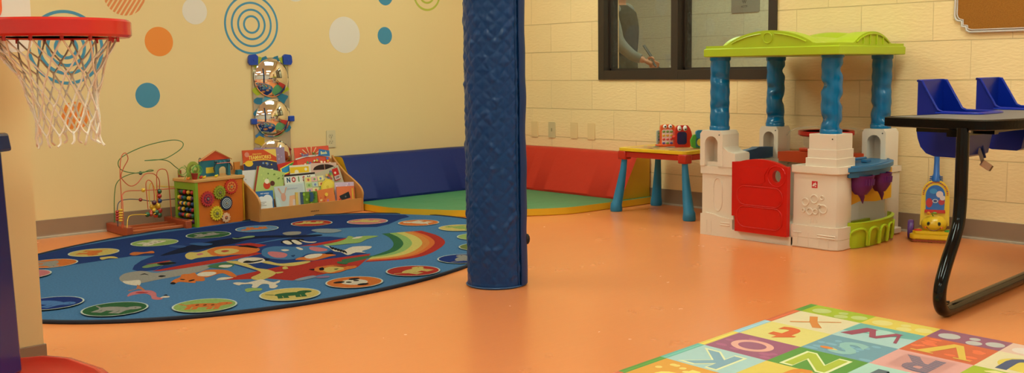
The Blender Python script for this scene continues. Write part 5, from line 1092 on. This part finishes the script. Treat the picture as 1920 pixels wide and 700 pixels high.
def toys():
    yaw = -.66
    og = mat((228, 88, 30), .35, .5); rd = mat((204, 42, 24), .35, .5); gn = mat((86, 168, 50), .4); bu = mat((40, 130, 170), .4)
    X_, Z_ = Vector((1, 0, 0)), Vector((0, 0, 1))
    def onto(px, x=-.20): return F(px, 270, .42)
    # positions chosen along the back of the table top
    def spot(px, xw):
        lo, hi = -2.6, -1.2
        for _ in range(40):
            m = (lo+hi)/2; d = Vector((xw, m, .45))-CAMP; q = 960+FPX*d.dot(RT)/d.dot(fw)
            if q > px: lo = m
            else: hi = m
        return m
    # phone
    y = spot(1251, -.2); M = toyM(-.2, y, TZ, yaw)
    t = thing('toy_phone', 'orange toy phone with eyes and coloured keys, standing on the activity table', 'toy', (-.2, y, TZ))
    b = MB(M); b.prism(rrect(-.046, 0, .046, .138, .022), (0, -.018, 0), X_, Z_, .036, og); b.box((-.005, 0, .008), (.105, .05, .016), og); b.build('body', t, bevel=.005)
    b = MB(M); b.prism(rrect(-.038, .008, .034, .108, .014), (0, -.0205, 0), X_, Z_, .003, mat((236, 200, 190), .4)); kp = b.build('key_panel', t)
    cs = [(110, 140, 60), (214, 160, 40), (206, 60, 50), (90, 80, 150)]
    for r_ in range(4):
        for c_ in range(3): b = MB(M); b.ball((-.026+c_*.024, -.021, .094-r_*.024), .0095, mat(cs[r_] if r_ < 3 or c_ != 1 else (120, 150, 60), .35), 10, (1.05, .6, .8)); b.build('key', kp)
    for s_ in (-1, 1):
        b = MB(M); b.ball((s_*.017-.002, -.018, .125), .0135, mat((230, 224, 216), .3), 12); b.ball((s_*.017-.002, -.029, .126), .006, mat((40, 30, 30), .3), 8); b.build('eye', t)
    # narrow keyed piece at the left of the phone
    y = spot(1235, -.22); M2 = toyM(-.22, y, TZ, yaw+.25); t = thing('toy_remote', 'narrow grey and green toy remote standing left of the orange toy phone', 'toy', (-.22, y, TZ))
    b = MB(M2); b.prism(rrect(-.013, 0, .013, .1, .01), (0, -.008, 0), X_, Z_, .018, mat((150, 160, 156), .4)); b.box((0, .004, .006), (.03, .03, .012), og); b.build('body', t, bevel=.003)
    for i, c in enumerate(((70, 140, 60), (60, 120, 80), (50, 60, 90), (150, 140, 60))): b = MB(M2); b.ball((0, -.01, .082-i*.02), .008, mat(c, .4), 8, (1, .5, .9)); b.build('button', t)
    # red monster with dark screen
    y = spot(1279, -.19); M = toyM(-.19, y, TZ, yaw); t = thing('toy_monster', 'red toy creature with white eyes and dark purple screen mouth, between phone and green toy', 'toy', (-.19, y, TZ))
    b = MB(M); pts = [(-.046, 0), (.046, 0), (.052, .02), (.058, .04), (.052, .058), (.058, .075), (.054, .095), (.044, .118), (.03, .136), (-.03, .136), (-.044, .12), (-.05, .09), (-.046, .07), (-.052, .05), (-.048, .03)]
    b.prism(pts, (0, -.018, 0), X_, Z_, .036, rd); b.build('body', t, bevel=.006)
    b = MB(M); b.prism(rrect(-.036, .018, .024, .096, .016), (0, -.021, 0), X_, Z_, .004, mat((42, 26, 78), .2, .6)); b.build('screen', t, label='dark purple screen')
    for s_ in (-1, 1): b = MB(M); b.ball((s_*.018-.004, -.016, .118), .0155, mat((236, 230, 222), .3), 12, (.9, 1, 1.15)); b.ball((s_*.018-.004, -.030, .112), .0055, mat((30, 24, 24), .3), 8); b.build('eye', t)
    for s_ in (-1, 1): b = MB(M); b.ball((s_*.052, -.004, .062), .015, rd, 10); b.build('arm', t)
    # green and blue toy
    y = spot(1313, -.2); M = toyM(-.2, y, TZ, yaw); t = thing('toy_radio', 'green and blue round-faced toy with a yellow dial, right end of the activity table', 'toy', (-.2, y, TZ))
    b = MB(M); b.prism([(-.056, .012), (-.035, 0), (.05, 0), (.056, .09), (.0, .096), (-.045, .082), (-.06, .05)], (0, -.012, 0), X_, Z_, .034, gn); b.build('body', t, bevel=.006)
    b = MB(M); b.prism(rrect(-.03, .062, .052, .112, .016), (0, -.02, 0), X_, Z_, .03, bu); b.ball((.008, -.022, .09), .014, mat((150, 190, 206), .4), 10, (1.2, .5, .8)); b.build('head', t, bevel=.004)
    b = MB(M); b.prism(rrect(-.032, .008, .03, .064, .008), (0, -.016, 0), X_, Z_, .006, mat((50, 110, 110), .4)); b.cyl((-.002, -.02, .038), (-.002, -.024, .038), .024, mat((214, 190, 60), .4), 20); b.ball((-.002, -.025, .04), .008, mat((200, 130, 60), .4), 8); b.build('dial', t)
toys()

# ------------------------------------------------------------------ toy vacuum cleaner
def vacuum():
    yaw = math.atan2(-.40, -.91)+PI/2; M = toyM(-.21, -3.535, 0, yaw)
    t = thing('toy_vacuum', 'yellow toy vacuum cleaner with a smiling face, purple wheels and blue handle, against the wall', 'toy', (-.21, -3.535, 0))
    ye = mat((234, 190, 34), .33, .5, coat=.1); pu = mat((92, 48, 120), .4); bu = mat((40, 100, 180), .35); rd = mat((200, 40, 30), .35)
    X_, Z_ = Vector((1, 0, 0)), Vector((0, 0, 1)); Y_ = Vector((0, 1, 0))
    b = MB(M); pl = [(-.118, -.03), (-.098, -.055), (.098, -.055), (.118, -.03), (.085, .075), (-.085, .075)]
    b.prism([(p[0]*.97, p[1]) for p in pl], (0, 0, .04), X_, Y_, .026, ye); b.prism([(p[0]*.86, p[1]*.9+.004) for p in pl], (0, 0, .056), X_, Y_, .018, ye); b.build('nozzle', t, bevel=.008, seg=3)
    b = MB(M)
    for i in range(13): b.box((-.087+i*.0145, -.046, .008), (.009, .014, .014), mat((190, 110, 30), .6))
    b.box((0, -.03, .009), (.2, .05, .008), mat((150, 60, 26), .6)); b.build('brush', t)
    b = MB(M); b.ball((0, .02, .088), .062, ye, 24, (1.02, .82, .72)); fc = b.build('face', t, smooth=60)
    f = MB(M); dk = mat((30, 34, 40), .3)
    for s_ in (-1, 1): f.ball((s_*.025, -.025, .094), .0095, mat((60, 84, 60), .3), 10, (.85, .6, 1.1)); f.ball((s_*.025, -.030, .096), .0055, dk, 8)
    f.build('eyes', fc)
    f = MB(M); f.tube([(.034*math.sin(a), -.0315+.006*abs(math.sin(a)), .082-.022*math.cos(a)) for a in [(-1.25+2.5*i/10) for i in range(11)]], .002, mat((120, 50, 20), .4), 6); f.build('mouth', fc)
    for s_ in (-1, 1): f = MB(M); f.ball((s_*.038, -.022, .074), .0075, mat((214, 110, 30), .4), 8, (1, .6, .8)); f.build('cheek', fc)
    f = MB(M); f.tube([(-.005, -.0, .13), (-.012, -.008, .146)], .003, mat((110, 150, 40), .4), 6); f.ball((.002, -.008, .147), .008, mat((110, 150, 40), .4), 8, (1.5, .8, .7)); f.ball((-.028, -.006, .145), .009, mat((232, 150, 40), .4), 8); f.build('leaf', fc)
    for s_ in (-1, 1):
        w = MB(M); w.lathe([(.01, -.014), (.046, -.014), (.05, -.006), (.05, .006), (.046, .014), (.01, .014)], (s_*.112, .052, .051), pu, 28, (1, 0, 0)); w.build('wheel', t, smooth=40)
    # upright body leaning back
    la = .16; Vb = Vector((0, math.sin(la), math.cos(la))); O = Vector((0, .052, .075))
    arch = [(-.07, .0), (-.068, .10)]+[(-.066*math.cos(PI*i/14), .16+.075*math.sin(PI*i/14)) for i in range(15)]+[(.068, .10), (.07, 0)]
    b = MB(M); b.prism(arch, O, X_, Vb, .045, ye); ur = b.build('upright', t, bevel=.008, seg=3)
    Nn = X_.cross(Vb)
    b = MB(M); win = [(-.044, .075), (.044, .075), (.046, .15)]+[(.046*math.cos(PI*i/12), .155+.052*math.sin(PI*i/12)) for i in range(13)]+[(-.046, .15)]
    b.prism(win, O+Nn*.004, X_, Vb, .006, mat((36, 96, 178), .15, .6)); A = Art(b, O+Nn*.004, X_, Vb, rough=.2)
    A.c(-.028, .115, .016, (190, 36, 40), .024); A.c(.02, .16, .017, (220, 196, 196)); A.c(.03, .12, .015, (180, 50, 60)); A.c(.034, .142, .013, (214, 200, 200)); A.c(-.0, .125, .014, (200, 200, 210), .01); A.c(-.01, .175, .018, (60, 140, 200), .014); A.c(.0, .125, .009, (40, 60, 120), .006); b.build('window', ur, label='blue bubble window')
    b = MB(M); b.prism([(-.05, .064), (.05, .064), (.048, .08), (-.048, .08)], O+Nn*.009, X_, Vb, .012, rd); b.build('sill', ur, bevel=.002)
    b = MB(M); n = 22; 
    for i in range(n+1):
        a = PI*i/n; x, z = -.057*math.cos(a), .158+.064*math.sin(a); c = [(206, 90, 40), (190, 120, 60), (120, 90, 120)][i % 3]
        p = O+X_*x+Vb*z+Nn*.0015; b.box(tuple(p), (.008, .003, .006), mat(c, .5))
    b.build('arch_trim', ur)
    b = MB(M); P0 = O+Vb*.225; P1 = O+Vb*.42
    b.tube([P0-Nn*.02, P0+Vb*.03-Nn*.02, P0+Vb*.04-Nn*.02, P0+Vb*.1-Nn*.02, P1-Nn*.02], [.031, .028, .021, .018, .019], bu, 14, sq=.75)
    for k_ in range(3): b.ring(P0+Vb*(.006+.01*k_)-Nn*.02, .031-.001*k_, .003, bu, tuple(X_), tuple(Nn*.75))
    b.build('handle', t, smooth=50)
    for x, c in ((-.075, (206, 44, 24)), (.07, (60, 150, 60))):
        b = MB(M); b.ball((x, -.022, .057), .019, mat(c, .3), 14, (1.1, .8, .45)); b.build('button', t)
vacuum()

# ------------------------------------------------------------------ toddler table with built-in seats
def toddler():
    t = thing('toddler_table', 'black-edged group table on black tube legs with blue bucket seats, at the right', 'table', (-.95, -4.2, 0))
    ZT = .70
    poly = [(-1.556, -3.985), (-1.632, -4.355), (-1.622, -4.383), (-1.597, -4.40), (-1.48, -4.44), (-1.0, -4.455), (-.22, -4.46), (-.2, -4.44), (-.2, -4.08), (-1.30, -4.05), (-1.46, -4.015), (-1.54, -3.985)]
    b = MB(); b.prism(poly, (0, 0, ZT), (1, 0, 0), (0, 1, 0), .026, mat((112, 102, 98), .5, .2, name='grey_laminate', mottle=(200, .05)), side=mat((12, 10, 9), .4)); b.build('tabletop', t)
    cx_ = sum(p[0] for p in poly)/len(poly); cy_ = sum(p[1] for p in poly)/len(poly); n_ = len(poly); bm_ = mat((8, 6, 5), .35, .15, name='black_bumper', bump=(90, .35, .003)); outr = []
    for i in range(n_):
        a_, b_, c_ = Vector(poly[i-1]), Vector(poly[i]), Vector(poly[(i+1) % n_]); e1_ = (b_-a_).normalized(); e2_ = (c_-b_).normalized(); nn = Vector((e1_.y+e2_.y, -(e1_.x+e2_.x))).normalized()
        if nn.dot(b_-Vector((cx_, cy_))) < 0: nn = -nn
        outr.append(b_+nn*.012)
    b = MB(); vs = [(p[0], p[1], z_) for z_ in (ZT+.0015, ZT-.037) for p in [tuple(q*.999+Vector((cx_, cy_))*.001) for q in [Vector(p_) for p_ in poly]]]+[(p.x, p.y, z_) for z_ in (ZT-.003, ZT-.034) for p in outr]
    b.add(vs, [f for i in range(n_) for j in [(i+1) % n_] for f in ((i, j, j+2*n_, i+2*n_), (i+2*n_, j+2*n_, j+3*n_, i+3*n_), (i+3*n_, j+3*n_, j+n_, i+n_), (i+n_, j+n_, j, i))], bm_); b.build('edge_band', t, smooth=30, label='black bumper edge')
    path = bez([(-1.63, -4.31, .672), (-1.63, -4.31, .5), (-1.632, -4.31, .4), (-1.642, -4.31, .335), (-1.675, -4.31, .27), (-1.722, -4.31, .2), (-1.762, -4.31, .125), (-1.768, -4.31, .07), (-1.745, -4.309, .034), (-1.70, -4.307, .023), (-1.62, -4.303, .022), (-1.3, -4.285, .022), (-.9, -4.263, .022), (-.55, -4.245, .022)], 6)
    far = [Vector((-.4-(p.x+1.7)*.0, 0, 0)) for p in []]
    b = MB(); b.tube(path, .0225, M_blk, 16); b.build('leg', t, smooth=60, label='black bent tube leg')
    pth2 = bez([(-.32, -4.235, .672), (-.32, -4.235, .4), (-.29, -4.235, .335), (-.24, -4.235, .24), (-.19, -4.235, .125), (-.2, -4.236, .04), (-.26, -4.238, .022), (-.4, -4.24, .022), (-.52, -4.244, .022)], 6)
    b = MB(); b.tube(pth2, .0225, M_blk, 16); b.build('leg', t, smooth=60)
    b = MB(); b.box((-.98, -4.27, .65), (1.3, .04, .025), M_blk); b.box((-.9, -4.08, .65), (1.0, .03, .025), M_blk); b.box((-1.4, -4.18, .65), (.035, .3, .025), M_blk); b.build('under_rail', t)
    for x in (-1.676,): b = MB(); b.cyl((-1.68, -4.3, .045), (-1.68, -4.3, .052), .006, mat((30, 26, 24), .3), 10); b.cyl((-1.635, -4.338, .66), (-1.635, -4.334, .66), .005, mat((150, 140, 130), .3, metal=.9), 8); b.build('bolt', t)
    bu = mat((4, 34, 142), .3, .3, name='blue_seat_shell', bump=(300, .08, .001))
    def seat(ox, oy):
        h1 = math.radians(0); e1 = Vector((math.cos(h1), math.sin(h1), 0)); e2 = Vector((e1.y, -e1.x, 0)); O = Vector((ox, oy, 0)); w, D = .215, .235
        s = MB()
        sil = [(.0, .831), (.0, .63), (.005, .60), (.018, .565), (.042, .54), (.075, .529), (.18, .527), (.198, .537), (.21, .60), (.222, .68), (.23, .695), (.23, .704), (.105, .707), (.085, .716), (.016, .831)]
        th = .006
        for k_ in (0, 1):
            s.prism(sil, O+e1*(k_*(w-th)+(0)), e2, Vector((0, 0, 1)), -th if False else th, bu) if False else s.add(*_slab(sil, O+e1*(k_*(w-th)), e2, e1, th), bu)
        back = [(0, .831), (0, .63), (.005, .60), (.018, .565), (.042, .54), (.075, .529), (.18, .527), (.198, .537), (.21, .60), (.222, .68)]
        vs = []; 
        for (d, z) in back:
            for k_ in (0, 1): vs.append(O+e2*d+e1*(w*k_)+Vector((0, 0, z)))
        ins = [(d+(.006 if i < 4 else 0)-(.006 if i > 6 else 0), z+(.006 if 3 <= i <= 7 else 0)) for i, (d, z) in enumerate(back)]
        for (d, z) in ins:
            for k_ in (0, 1): vs.append(O+e2*d+e1*(w*k_)+Vector((0, 0, z)))
        n = len(back); fs = []
        for i in range(n-1): fs += [(2*i, 2*i+1, 2*i+3, 2*i+2), (2*n+2*i+1, 2*n+2*i, 2*n+2*i+2, 2*n+2*i+3)]
        fs += [(1, 0, 2*n, 2*n+1), (2*n-2, 2*n-1, 4*n-1, 4*n-2)]
        s.add(vs, fs, bu)
        # rolled rim
        up_ = [(.0, .831), (.016, .831), (.085, .716), (.105, .707), (.23, .704)]
        rim = [O+e2*d+Vector((0, 0, z)) for d, z in up_]; rim2 = [p+e1*w for p in rim][::-1]
        s.tube(rim+[rim[-1]+e2*.008+e1*.01]+[rim2[0]+e2*.008-e1*.01]+rim2, .0052, bu, 8, closed=True)
        so = s.build('seat', t, smooth=35, label='blue bucket seat')
        # flat rim round the seat hole, on the table
        r = MB(); c = O+e2*(D*.58)+e1*(w*.5); 
        pts = [O+e2*.08-e1*.006, O+e2*.18-e1*.006, O+e2*.235+e1*.0, O+e2*.255+e1*.03, O+e2*.255+e1*(w-.03), O+e2*.235+e1*w, O+e2*.18+e1*(w+.006), O+e2*.08+e1*(w+.006)]
        r.tube([(p.x, p.y, .702) for p in bez(pts, 4)], .006, bu, 8); r.build('seat_rim', t, smooth=60)
        k = MB(); P = O+e2*.20+e1*.12; st = mat((160, 160, 158), .6)
        k.tube([P+Vector((0, 0, .56)), P+e2*.012+Vector((0, 0, .53)), P+e2*.02+Vector((0, 0, .505))], .008, st, 8, sq=.35); k.tube([P+e1*.03+Vector((0, 0, .57)), P+e1*.03+e2*.014+Vector((0, 0, .52))], .006, mat((20, 50, 130), .6), 6)
        k.build('strap', so)
        k = MB(); R = Matrix.Rotation(-.67, 3, 'Z') @ Matrix.Rotation(.58, 3, 'Y'); c = P+e2*.032+Vector((0, 0, .494)); k.box(tuple(c), (.042, .014, .026), mat((206, 180, 160), .4), R); k.box(tuple(c+R @ Vector((.024, 0, 0))), (.007, .015, .024), mat((110, 84, 40), .4), R)
        k.build('buckle', so, bevel=.002, label='beige seat buckle')
    seat(-1.245, -3.945); seat(-1.245+.49, -3.965)
def _slab(poly, O, A, N, th):
    n = len(poly); f = [O+A*p[0]+Vector((0, 0, p[1])) for p in poly]; bk = [q+N*th for q in f]
    return f+bk, [list(range(n))[::-1], list(range(n, 2*n))]+[(i, (i+1) % n, (i+1) % n+n, i+n) for i in range(n)]
toddler()

# ------------------------------------------------------------------ toy basketball hoop
def hoop():
    rc = Vector((-4.379, -3.259, 0)); n = Vector((.65, -.76, 0)).normalized(); e = Vector((-n.y, n.x, 0)); Z_ = Vector((0, 0, 1))
    bc = rc-n*.222; t = thing('basketball_hoop', 'toy basketball hoop with red rim, white net and blue tower at left edge', 'basketball hoop', (bc.x, bc.y, 0))
    rd = mat((196, 30, 24), .25, .5, coat=.25, name='red_rim_plastic'); bu = mat((18, 38, 104), .25, .5, coat=.3); wh = mat((226, 214, 202), .4, .4); org = mat((232, 92, 34), .4)
    q = MB(); z0, z1 = .992, 1.036; R0, R1 = .150, .187
    prof = [(R0, z0+.004), (R0+.004, z0), (R1-.006, z0), (R1, z0+.006), (R1, z1-.006), (R1-.006, z1), (R0+.006, z1), (R0, z1-.005), (R0, z0+.004)]
    q.lathe(prof, rc, rd, 72); yk = [(-.14, -.05), (-.12, .03), (.12, .03), (.14, -.05)]
    ya = [rc-n*.135-e*.13, rc-n*.222-e*.14, rc-n*.222+e*.14, rc-n*.135+e*.13, rc-n*.166+e*.05, rc-n*.166-e*.05]
    q.prism([(p.x, p.y) for p in ya], (0, 0, z1-.002), (1, 0, 0), (0, 1, 0), z1-z0-.004, rd); ro = q.build('rim', t, smooth=40)
    # hooks and net
    H_ = 14
    for i in range(H_): a = 2*PI*i/H_; p = rc+n*(R0+.002)*math.cos(a)+e*(R0+.002)*math.sin(a)+Z_*(z0-.004); q = MB(); q.box(tuple(p), (.007, .007, .012), rd); q.build('net_hook', ro)
    nt_ = mat((238, 226, 210), .85, .1, name='net_cord', bump=(500, .6, .002)); q = MB(); rows = 6
    rnd = random.Random(12); grid = []
    rr = [.149, .118, .098, .085, .078, .074, .075]; zz = [z0-.004, .94, .900, .858, .818, .782, .752]; sh = [0, .006, .012, .018, .022, .025, .027]
    for r_ in range(rows+1):
        ring_ = []
        for i in range(H_):
            a = 2*PI*(i+(.5 if r_ % 2 else 0))/H_; j = 0 if r_ == 0 else .006
            R = rr[r_]+rnd.uniform(-j, j); ring_.append(rc+RT*sh[r_]+n*(R*math.cos(a))+e*(R*math.sin(a))+Z_*(zz[r_]+rnd.uniform(-j, j)))
        grid.append(ring_)
    for r_ in range(rows):
        for i in range(H_):
            a = grid[r_][i]; j1, j2 = ((i, (i-1) % H_) if r_ % 2 == 0 else (i, (i+1) % H_))
            for j in (j1, j2):
                b_ = grid[r_+1][j]; m_ = (a+b_)/2+Vector((rnd.uniform(-.002, .002), rnd.uniform(-.002, .002), -.003)); q.tube(bez([a, m_, b_], 3), .0025, nt_, 5)
    for r_ in range(1, rows+1):
        for i in range(H_): q.ball(grid[r_][i], .0042, nt_, 6, (1, 1, 1.5))
    for i in range(H_):      # loose ends at the hem
        a = grid[rows][i]; q.tube(bez([a, a+Vector((rnd.uniform(-.006, .006), rnd.uniform(-.006, .006), -.018)), a+Vector((rnd.uniform(-.01, .01), rnd.uniform(-.01, .01), -.026))], 2), .003, nt_, 5)
    q.build('net', t, smooth=60, label='white knotted net')
    # backboard
    q = MB(); bd = [(-.27, .985), (-.22, .965), (0, .955), (.22, .965), (.262, .978), (.27, .99), (.27, 1.34), (.24, 1.37), (-.24, 1.37), (-.27, 1.34)]
    q.prism(bd, bc, e, Z_, .02, wh); bb_ = q.build('backboard', t, bevel=.005)
    q = MB(); q.tube([bc+e*x+n*.001+Z_*z for x, z in rrect(-.13, 1.058, .13, 1.26, .02)], .006, org, 6, closed=True); q.build('target_square', bb_, label='orange outlined square')
    # tower: white riser, blue head with red scale window, blue column
    pc = bc-n*.02
    def blk(q, z0, z1, na0, na1, nb0, nb1, w0, w1, m):
        vs = []
        for z, a, b_, w in ((z0, na0, na1, w0), (z1, nb0, nb1, w1)):
            for k_, s_ in ((a, -1), (b_, -1), (b_, 1), (a, 1)): vs.append(pc+n*k_+e*(s_*w)+Z_*z)
        q.add(vs, [(3, 2, 1, 0), (4, 5, 6, 7), (0, 1, 5, 4), (1, 2, 6, 5), (2, 3, 7, 6), (3, 0, 4, 7)], m)
    q = MB(); blk(q, .745, .97, -.1, .05, -.1, .05, .05, .05, wh); q.build('riser', t, bevel=.008)
    q = MB(); blk(q, .10, .71, -.18, .038, -.14, .034, .10, .08, bu); q.build('tower', t, bevel=.01)
    q = MB(); blk(q, .703, .752, -.16, .058, -.16, .05, .09, .09, bu); q.build('collar', t, bevel=.008)
    q = MB(); O = pc-e*.0955; 
    # red height window on the camera-facing side of the collar
    q.prism([(-.1, .711), (.044, .711), (.04, .745), (-.1, .745)], pc-e*.0935, n, Z_, .003, mat((206, 56, 28), .3)) 
    A = Art(q, pc-e*.0935, n, Z_); A.r(-.1, .711, .042, .726, (150, 30, 20)); [A.r(-.09+i*.016, .713, -.084+i*.016, .724, (200, 130, 50)) for i in range(8)]
    q.build('height_window', t, label='red height scale window')
    # base
    q = MB(); o = [(-4.42, -2.945), (-4.355, -2.972), (-4.31, -3.05), (-4.287, -3.215), (-4.30, -3.38), (-4.44, -3.47), (-4.80, -3.30), (-4.86, -3.05), (-4.75, -2.93)]; c = Vector((-4.56, -3.17, 0))
    def rg(k, z): return [c+(Vector((x, y, 0))-c)*k+Z_*z for x, y in o]
    L_ = [rg(1.08, 0.), rg(1.08, .02), rg(1.01, .108), rg(1.0, .118), rg(.93, .122), rg(.88, .112), rg(.8, .100)]; K = len(o); vs = [p for l in L_ for p in l]
    q.add(vs, [(i*K+(j+1) % K, i*K+j, (i+1)*K+j, (i+1)*K+(j+1) % K) for i in range(6) for j in range(K)]+[list(range(6*K, 7*K))[::-1], list(range(K))], rd)
    q.build('base', t, smooth=30, bevel=.004, label='glossy red base')
hoop()

# ------------------------------------------------------------------ person in the corridor
def skin(name, pts, edges, rad, m, parent, sub=2, root=0, label=None):
    me = bpy.data.meshes.new(name); me.from_pydata([tuple(Vector(p)-Vector(parent['_w'])) for p in pts], edges, []); o = bpy.data.objects.new(name, me); COL.objects.link(o)
    o.modifiers.new('skin', 'SKIN'); me.skin_vertices.new() if hasattr(me.skin_vertices, 'new') and not me.skin_vertices else None
    o.parent = parent; o['_w'] = parent['_w']; me.materials.append(m)
    if not me.skin_vertices:
        dg = bpy.context.evaluated_depsgraph_get()
    return o
def person():
    base = onp(1160, 60, (1.18, 0, 0), (1, 0, 0)); base.z = 0; fd = RT.copy(); fd.z = 0; fd.normalize(); fd = Vector((.30, -.95, 0)).normalized(); sd = Vector((-fd.y, fd.x, 0)); Z_ = Vector((0, 0, 1))
    P = lambda f, s_, z: base+fd*f+sd*s_+Z_*z       # f forward, s to the person's left
    t = thing('person', 'person in dark vest and grey shirt walking in the corridor holding a strap', 'person', tuple(base))
    sk = mat((170, 110, 80), .55, .3, name='skin'); vest = mat((34, 32, 26), .8, .1); shirt = mat((104, 100, 94), .8, .1); tr = mat((36, 38, 44), .8, .1); hair = mat((50, 32, 22), .7, .2)
    def chain(q, pts, rad, m, n=14, sq=None): q.tube(bez([tuple(p) for p in pts], 5), [r for r in _interp(rad, 5)], m, n, sq=sq)
    # body: one continuous skin surface (torso, head, arms, hands, legs) fused by voxel remesh
    b = MB()
    chain(b, [P(0, 0, .86), P(0, 0, 1.0), P(.01, 0, 1.2), P(.0, 0, 1.36), P(0, 0, 1.42)], [.14, .125, .135, .12, .06], sk, 18)
    chain(b, [P(0, 0, 1.38), P(.015, 0, 1.46), P(.02, 0, 1.5)], [.052, .05, .05], sk)
    b.ball(P(.03, 0, 1.565), .1, sk, 20, (.82, .82, 1.12)); b.ball(P(.06, 0, 1.51), .055, sk, 14); b.ball(P(.125, 0, 1.555), .016, sk, 8, (1.2, 1, 1.4))
    for s_ in (-1, 1): b.ball(P(.02, s_*.082, 1.56), .02, sk, 8, (1, .5, 1.5))
    # near arm (right, towards the window) swings forward, forearm raised a little; far arm back
    arms = {-1: [P(0, -.17, 1.36), P(.06, -.205, 1.2), P(.10, -.21, 1.10), P(.20, -.19, 1.0), P(.30, -.17, .955)], 1: [P(0, .17, 1.36), P(-.06, .2, 1.2), P(-.09, .205, 1.1), P(-.10, .2, .98), P(-.06, .2, .87)]}
    for s_, A_ in arms.items(): chain(b, A_, [.052, .045, .04, .034, .026], sk)
    for s_ in (-1, 1):
        A_ = arms[s_]; d = (A_[-1]-A_[-2]).normalized(); up = Vector((0, 0, 1)); w = d.cross(sd if s_ < 0 else -sd).normalized(); o = A_[-1]; 
        side = Vector((0, 0, 1)) if abs(d.z) < .8 else fd
        lat = (side-d*side.dot(d)).normalized(); cu = d.cross(lat).normalized()*(1 if (d.cross(lat)).dot(sd) * -s_ < 0 else -1)
        chain(b, [o-d*.01, o+d*.035, o+d*.075], [.026, .033, .034], sk, 12, sq=.6)
        for k_, (ln, of) in enumerate(((.062, .026), (.07, .009), (.066, -.009), (.052, -.026))):
            r0 = o+d*.08+lat*of; chain(b, [r0-d*.02, r0+d*ln*.35, r0+d*ln*.65+cu*.018, r0+d*ln*.72+cu*.038], [.0095, .009, .0085, .007], sk, 8)
        r0 = o+d*.02+lat*.028; chain(b, [r0, r0+d*.03+lat*.018+cu*.008, r0+d*.055+lat*.014+cu*.02], [.012, .0105, .008], sk, 8)
    legs = {-1: [P(0, -.09, .9), P(.12, -.09, .5), P(.14, -.09, .28), P(.2, -.09, .08)], 1: [P(0, .09, .9), P(-.06, .09, .5), P(-.16, .09, .28), P(-.26, .09, .1)]}
    for s_, L_ in legs.items(): chain(b, L_, [.085, .06, .05, .035], sk)
    o = b.build('body', t, smooth=180); rm = o.modifiers.new('fuse', 'REMESH'); rm.mode = 'VOXEL'; rm.voxel_size = .006; rm.use_smooth_shade = True
    sm = o.modifiers.new('soft', 'SMOOTH'); sm.factor = .5; sm.iterations = 3
    f = MB()
    for s_ in (-1, 1): f.ball(P(.108, s_*.03, 1.575), .011, mat((230, 224, 216), .3), 8); f.ball(P(.117, s_*.03, 1.575), .006, mat((40, 28, 20), .3), 8)
    f.build('eyes', t)
    f = MB(); f.tube([P(.112, -.022, 1.515), P(.122, 0, 1.512), P(.112, .022, 1.515)], .005, mat((150, 70, 60), .5), 6); f.build('mouth', t)
    # clothing
    c = MB(); chain(c, [P(0, 0, .9), P(0, 0, 1.0), P(.01, 0, 1.2), P(0, 0, 1.33), P(0, 0, 1.41)], [.15, .138, .148, .14, .072], shirt, 20)
    for s_, A_ in arms.items(): chain(c, [P(0, s_*.1, 1.36)]+A_[:4]+[A_[3].lerp(A_[4], .75)], [.07, .064, .058, .052, .044, .038], shirt)
    o = c.build('shirt', t, smooth=180); rm = o.modifiers.new('fuse', 'REMESH'); rm.mode = 'VOXEL'; rm.voxel_size = .008; rm.use_smooth_shade = True
    c = MB(); chain(c, [P(-.01, 0, .76), P(-.01, 0, 1.0), P(-.0, 0, 1.2), P(-.012, 0, 1.33), P(-.02, 0, 1.40)], [.18, .162, .168, .158, .09], vest, 20); o = c.build('vest', t, smooth=180)
    c = MB(); chain(c, [P(0, 0, .84), P(0, 0, .98)], [.15, .14], tr, 18)
    for s_, L_ in legs.items(): chain(c, L_, [.10, .075, .066, .058], tr)
    o = c.build('trousers', t, smooth=180); rm = o.modifiers.new('fuse', 'REMESH'); rm.mode = 'VOXEL'; rm.voxel_size = .009; rm.use_smooth_shade = True
    for s_, L_ in legs.items():
        c = MB(); p = L_[-1]; z = .035 if s_ < 0 else .05; c.ball(Vector((p.x, p.y, z))+fd*.05, .05, mat((30, 26, 24), .5), 14, (1, 1, .68), None); c.ball(Vector((p.x, p.y, z))+fd*.12, .045, mat((30, 26, 24), .5), 14, (1, 1, .6)); c.build('shoe', t, smooth=60)
    c = MB(); c.ball(P(-.0, 0, 1.59), .108, hair, 20, (.86, .86, 1.05)); c.ball(P(-.06, 0, 1.52), .07, hair, 14, (1, 1, 1.3)); c.build('hair', t, smooth=60)
    hd = arms[-1][-1]+(arms[-1][-1]-arms[-1][-2]).normalized()*.1
    q = MB(); dk = mat((34, 28, 26), .6)
    q.tube(bez([hd+Z_*.16-fd*.10, hd+Z_*.06-fd*.03, hd+Z_*.0, hd-Z_*.05+fd*.08, hd-Z_*.10+fd*.2, hd-Z_*.13+fd*.27], 5), .02, dk, 8, sq=.5); q.build('strap', label='dark strap in the hand of the person in the corridor', cat='strap', smooth=60)
def _interp(rad, n):
    out = []
    for i in range(len(rad)-1):
        for k_ in range(n): out.append(rad[i]+(rad[i+1]-rad[i])*k_/n)
    return out+[rad[-1]]
person()
for o in bpy.data.objects:
    if '_w' in o: del o['_w']
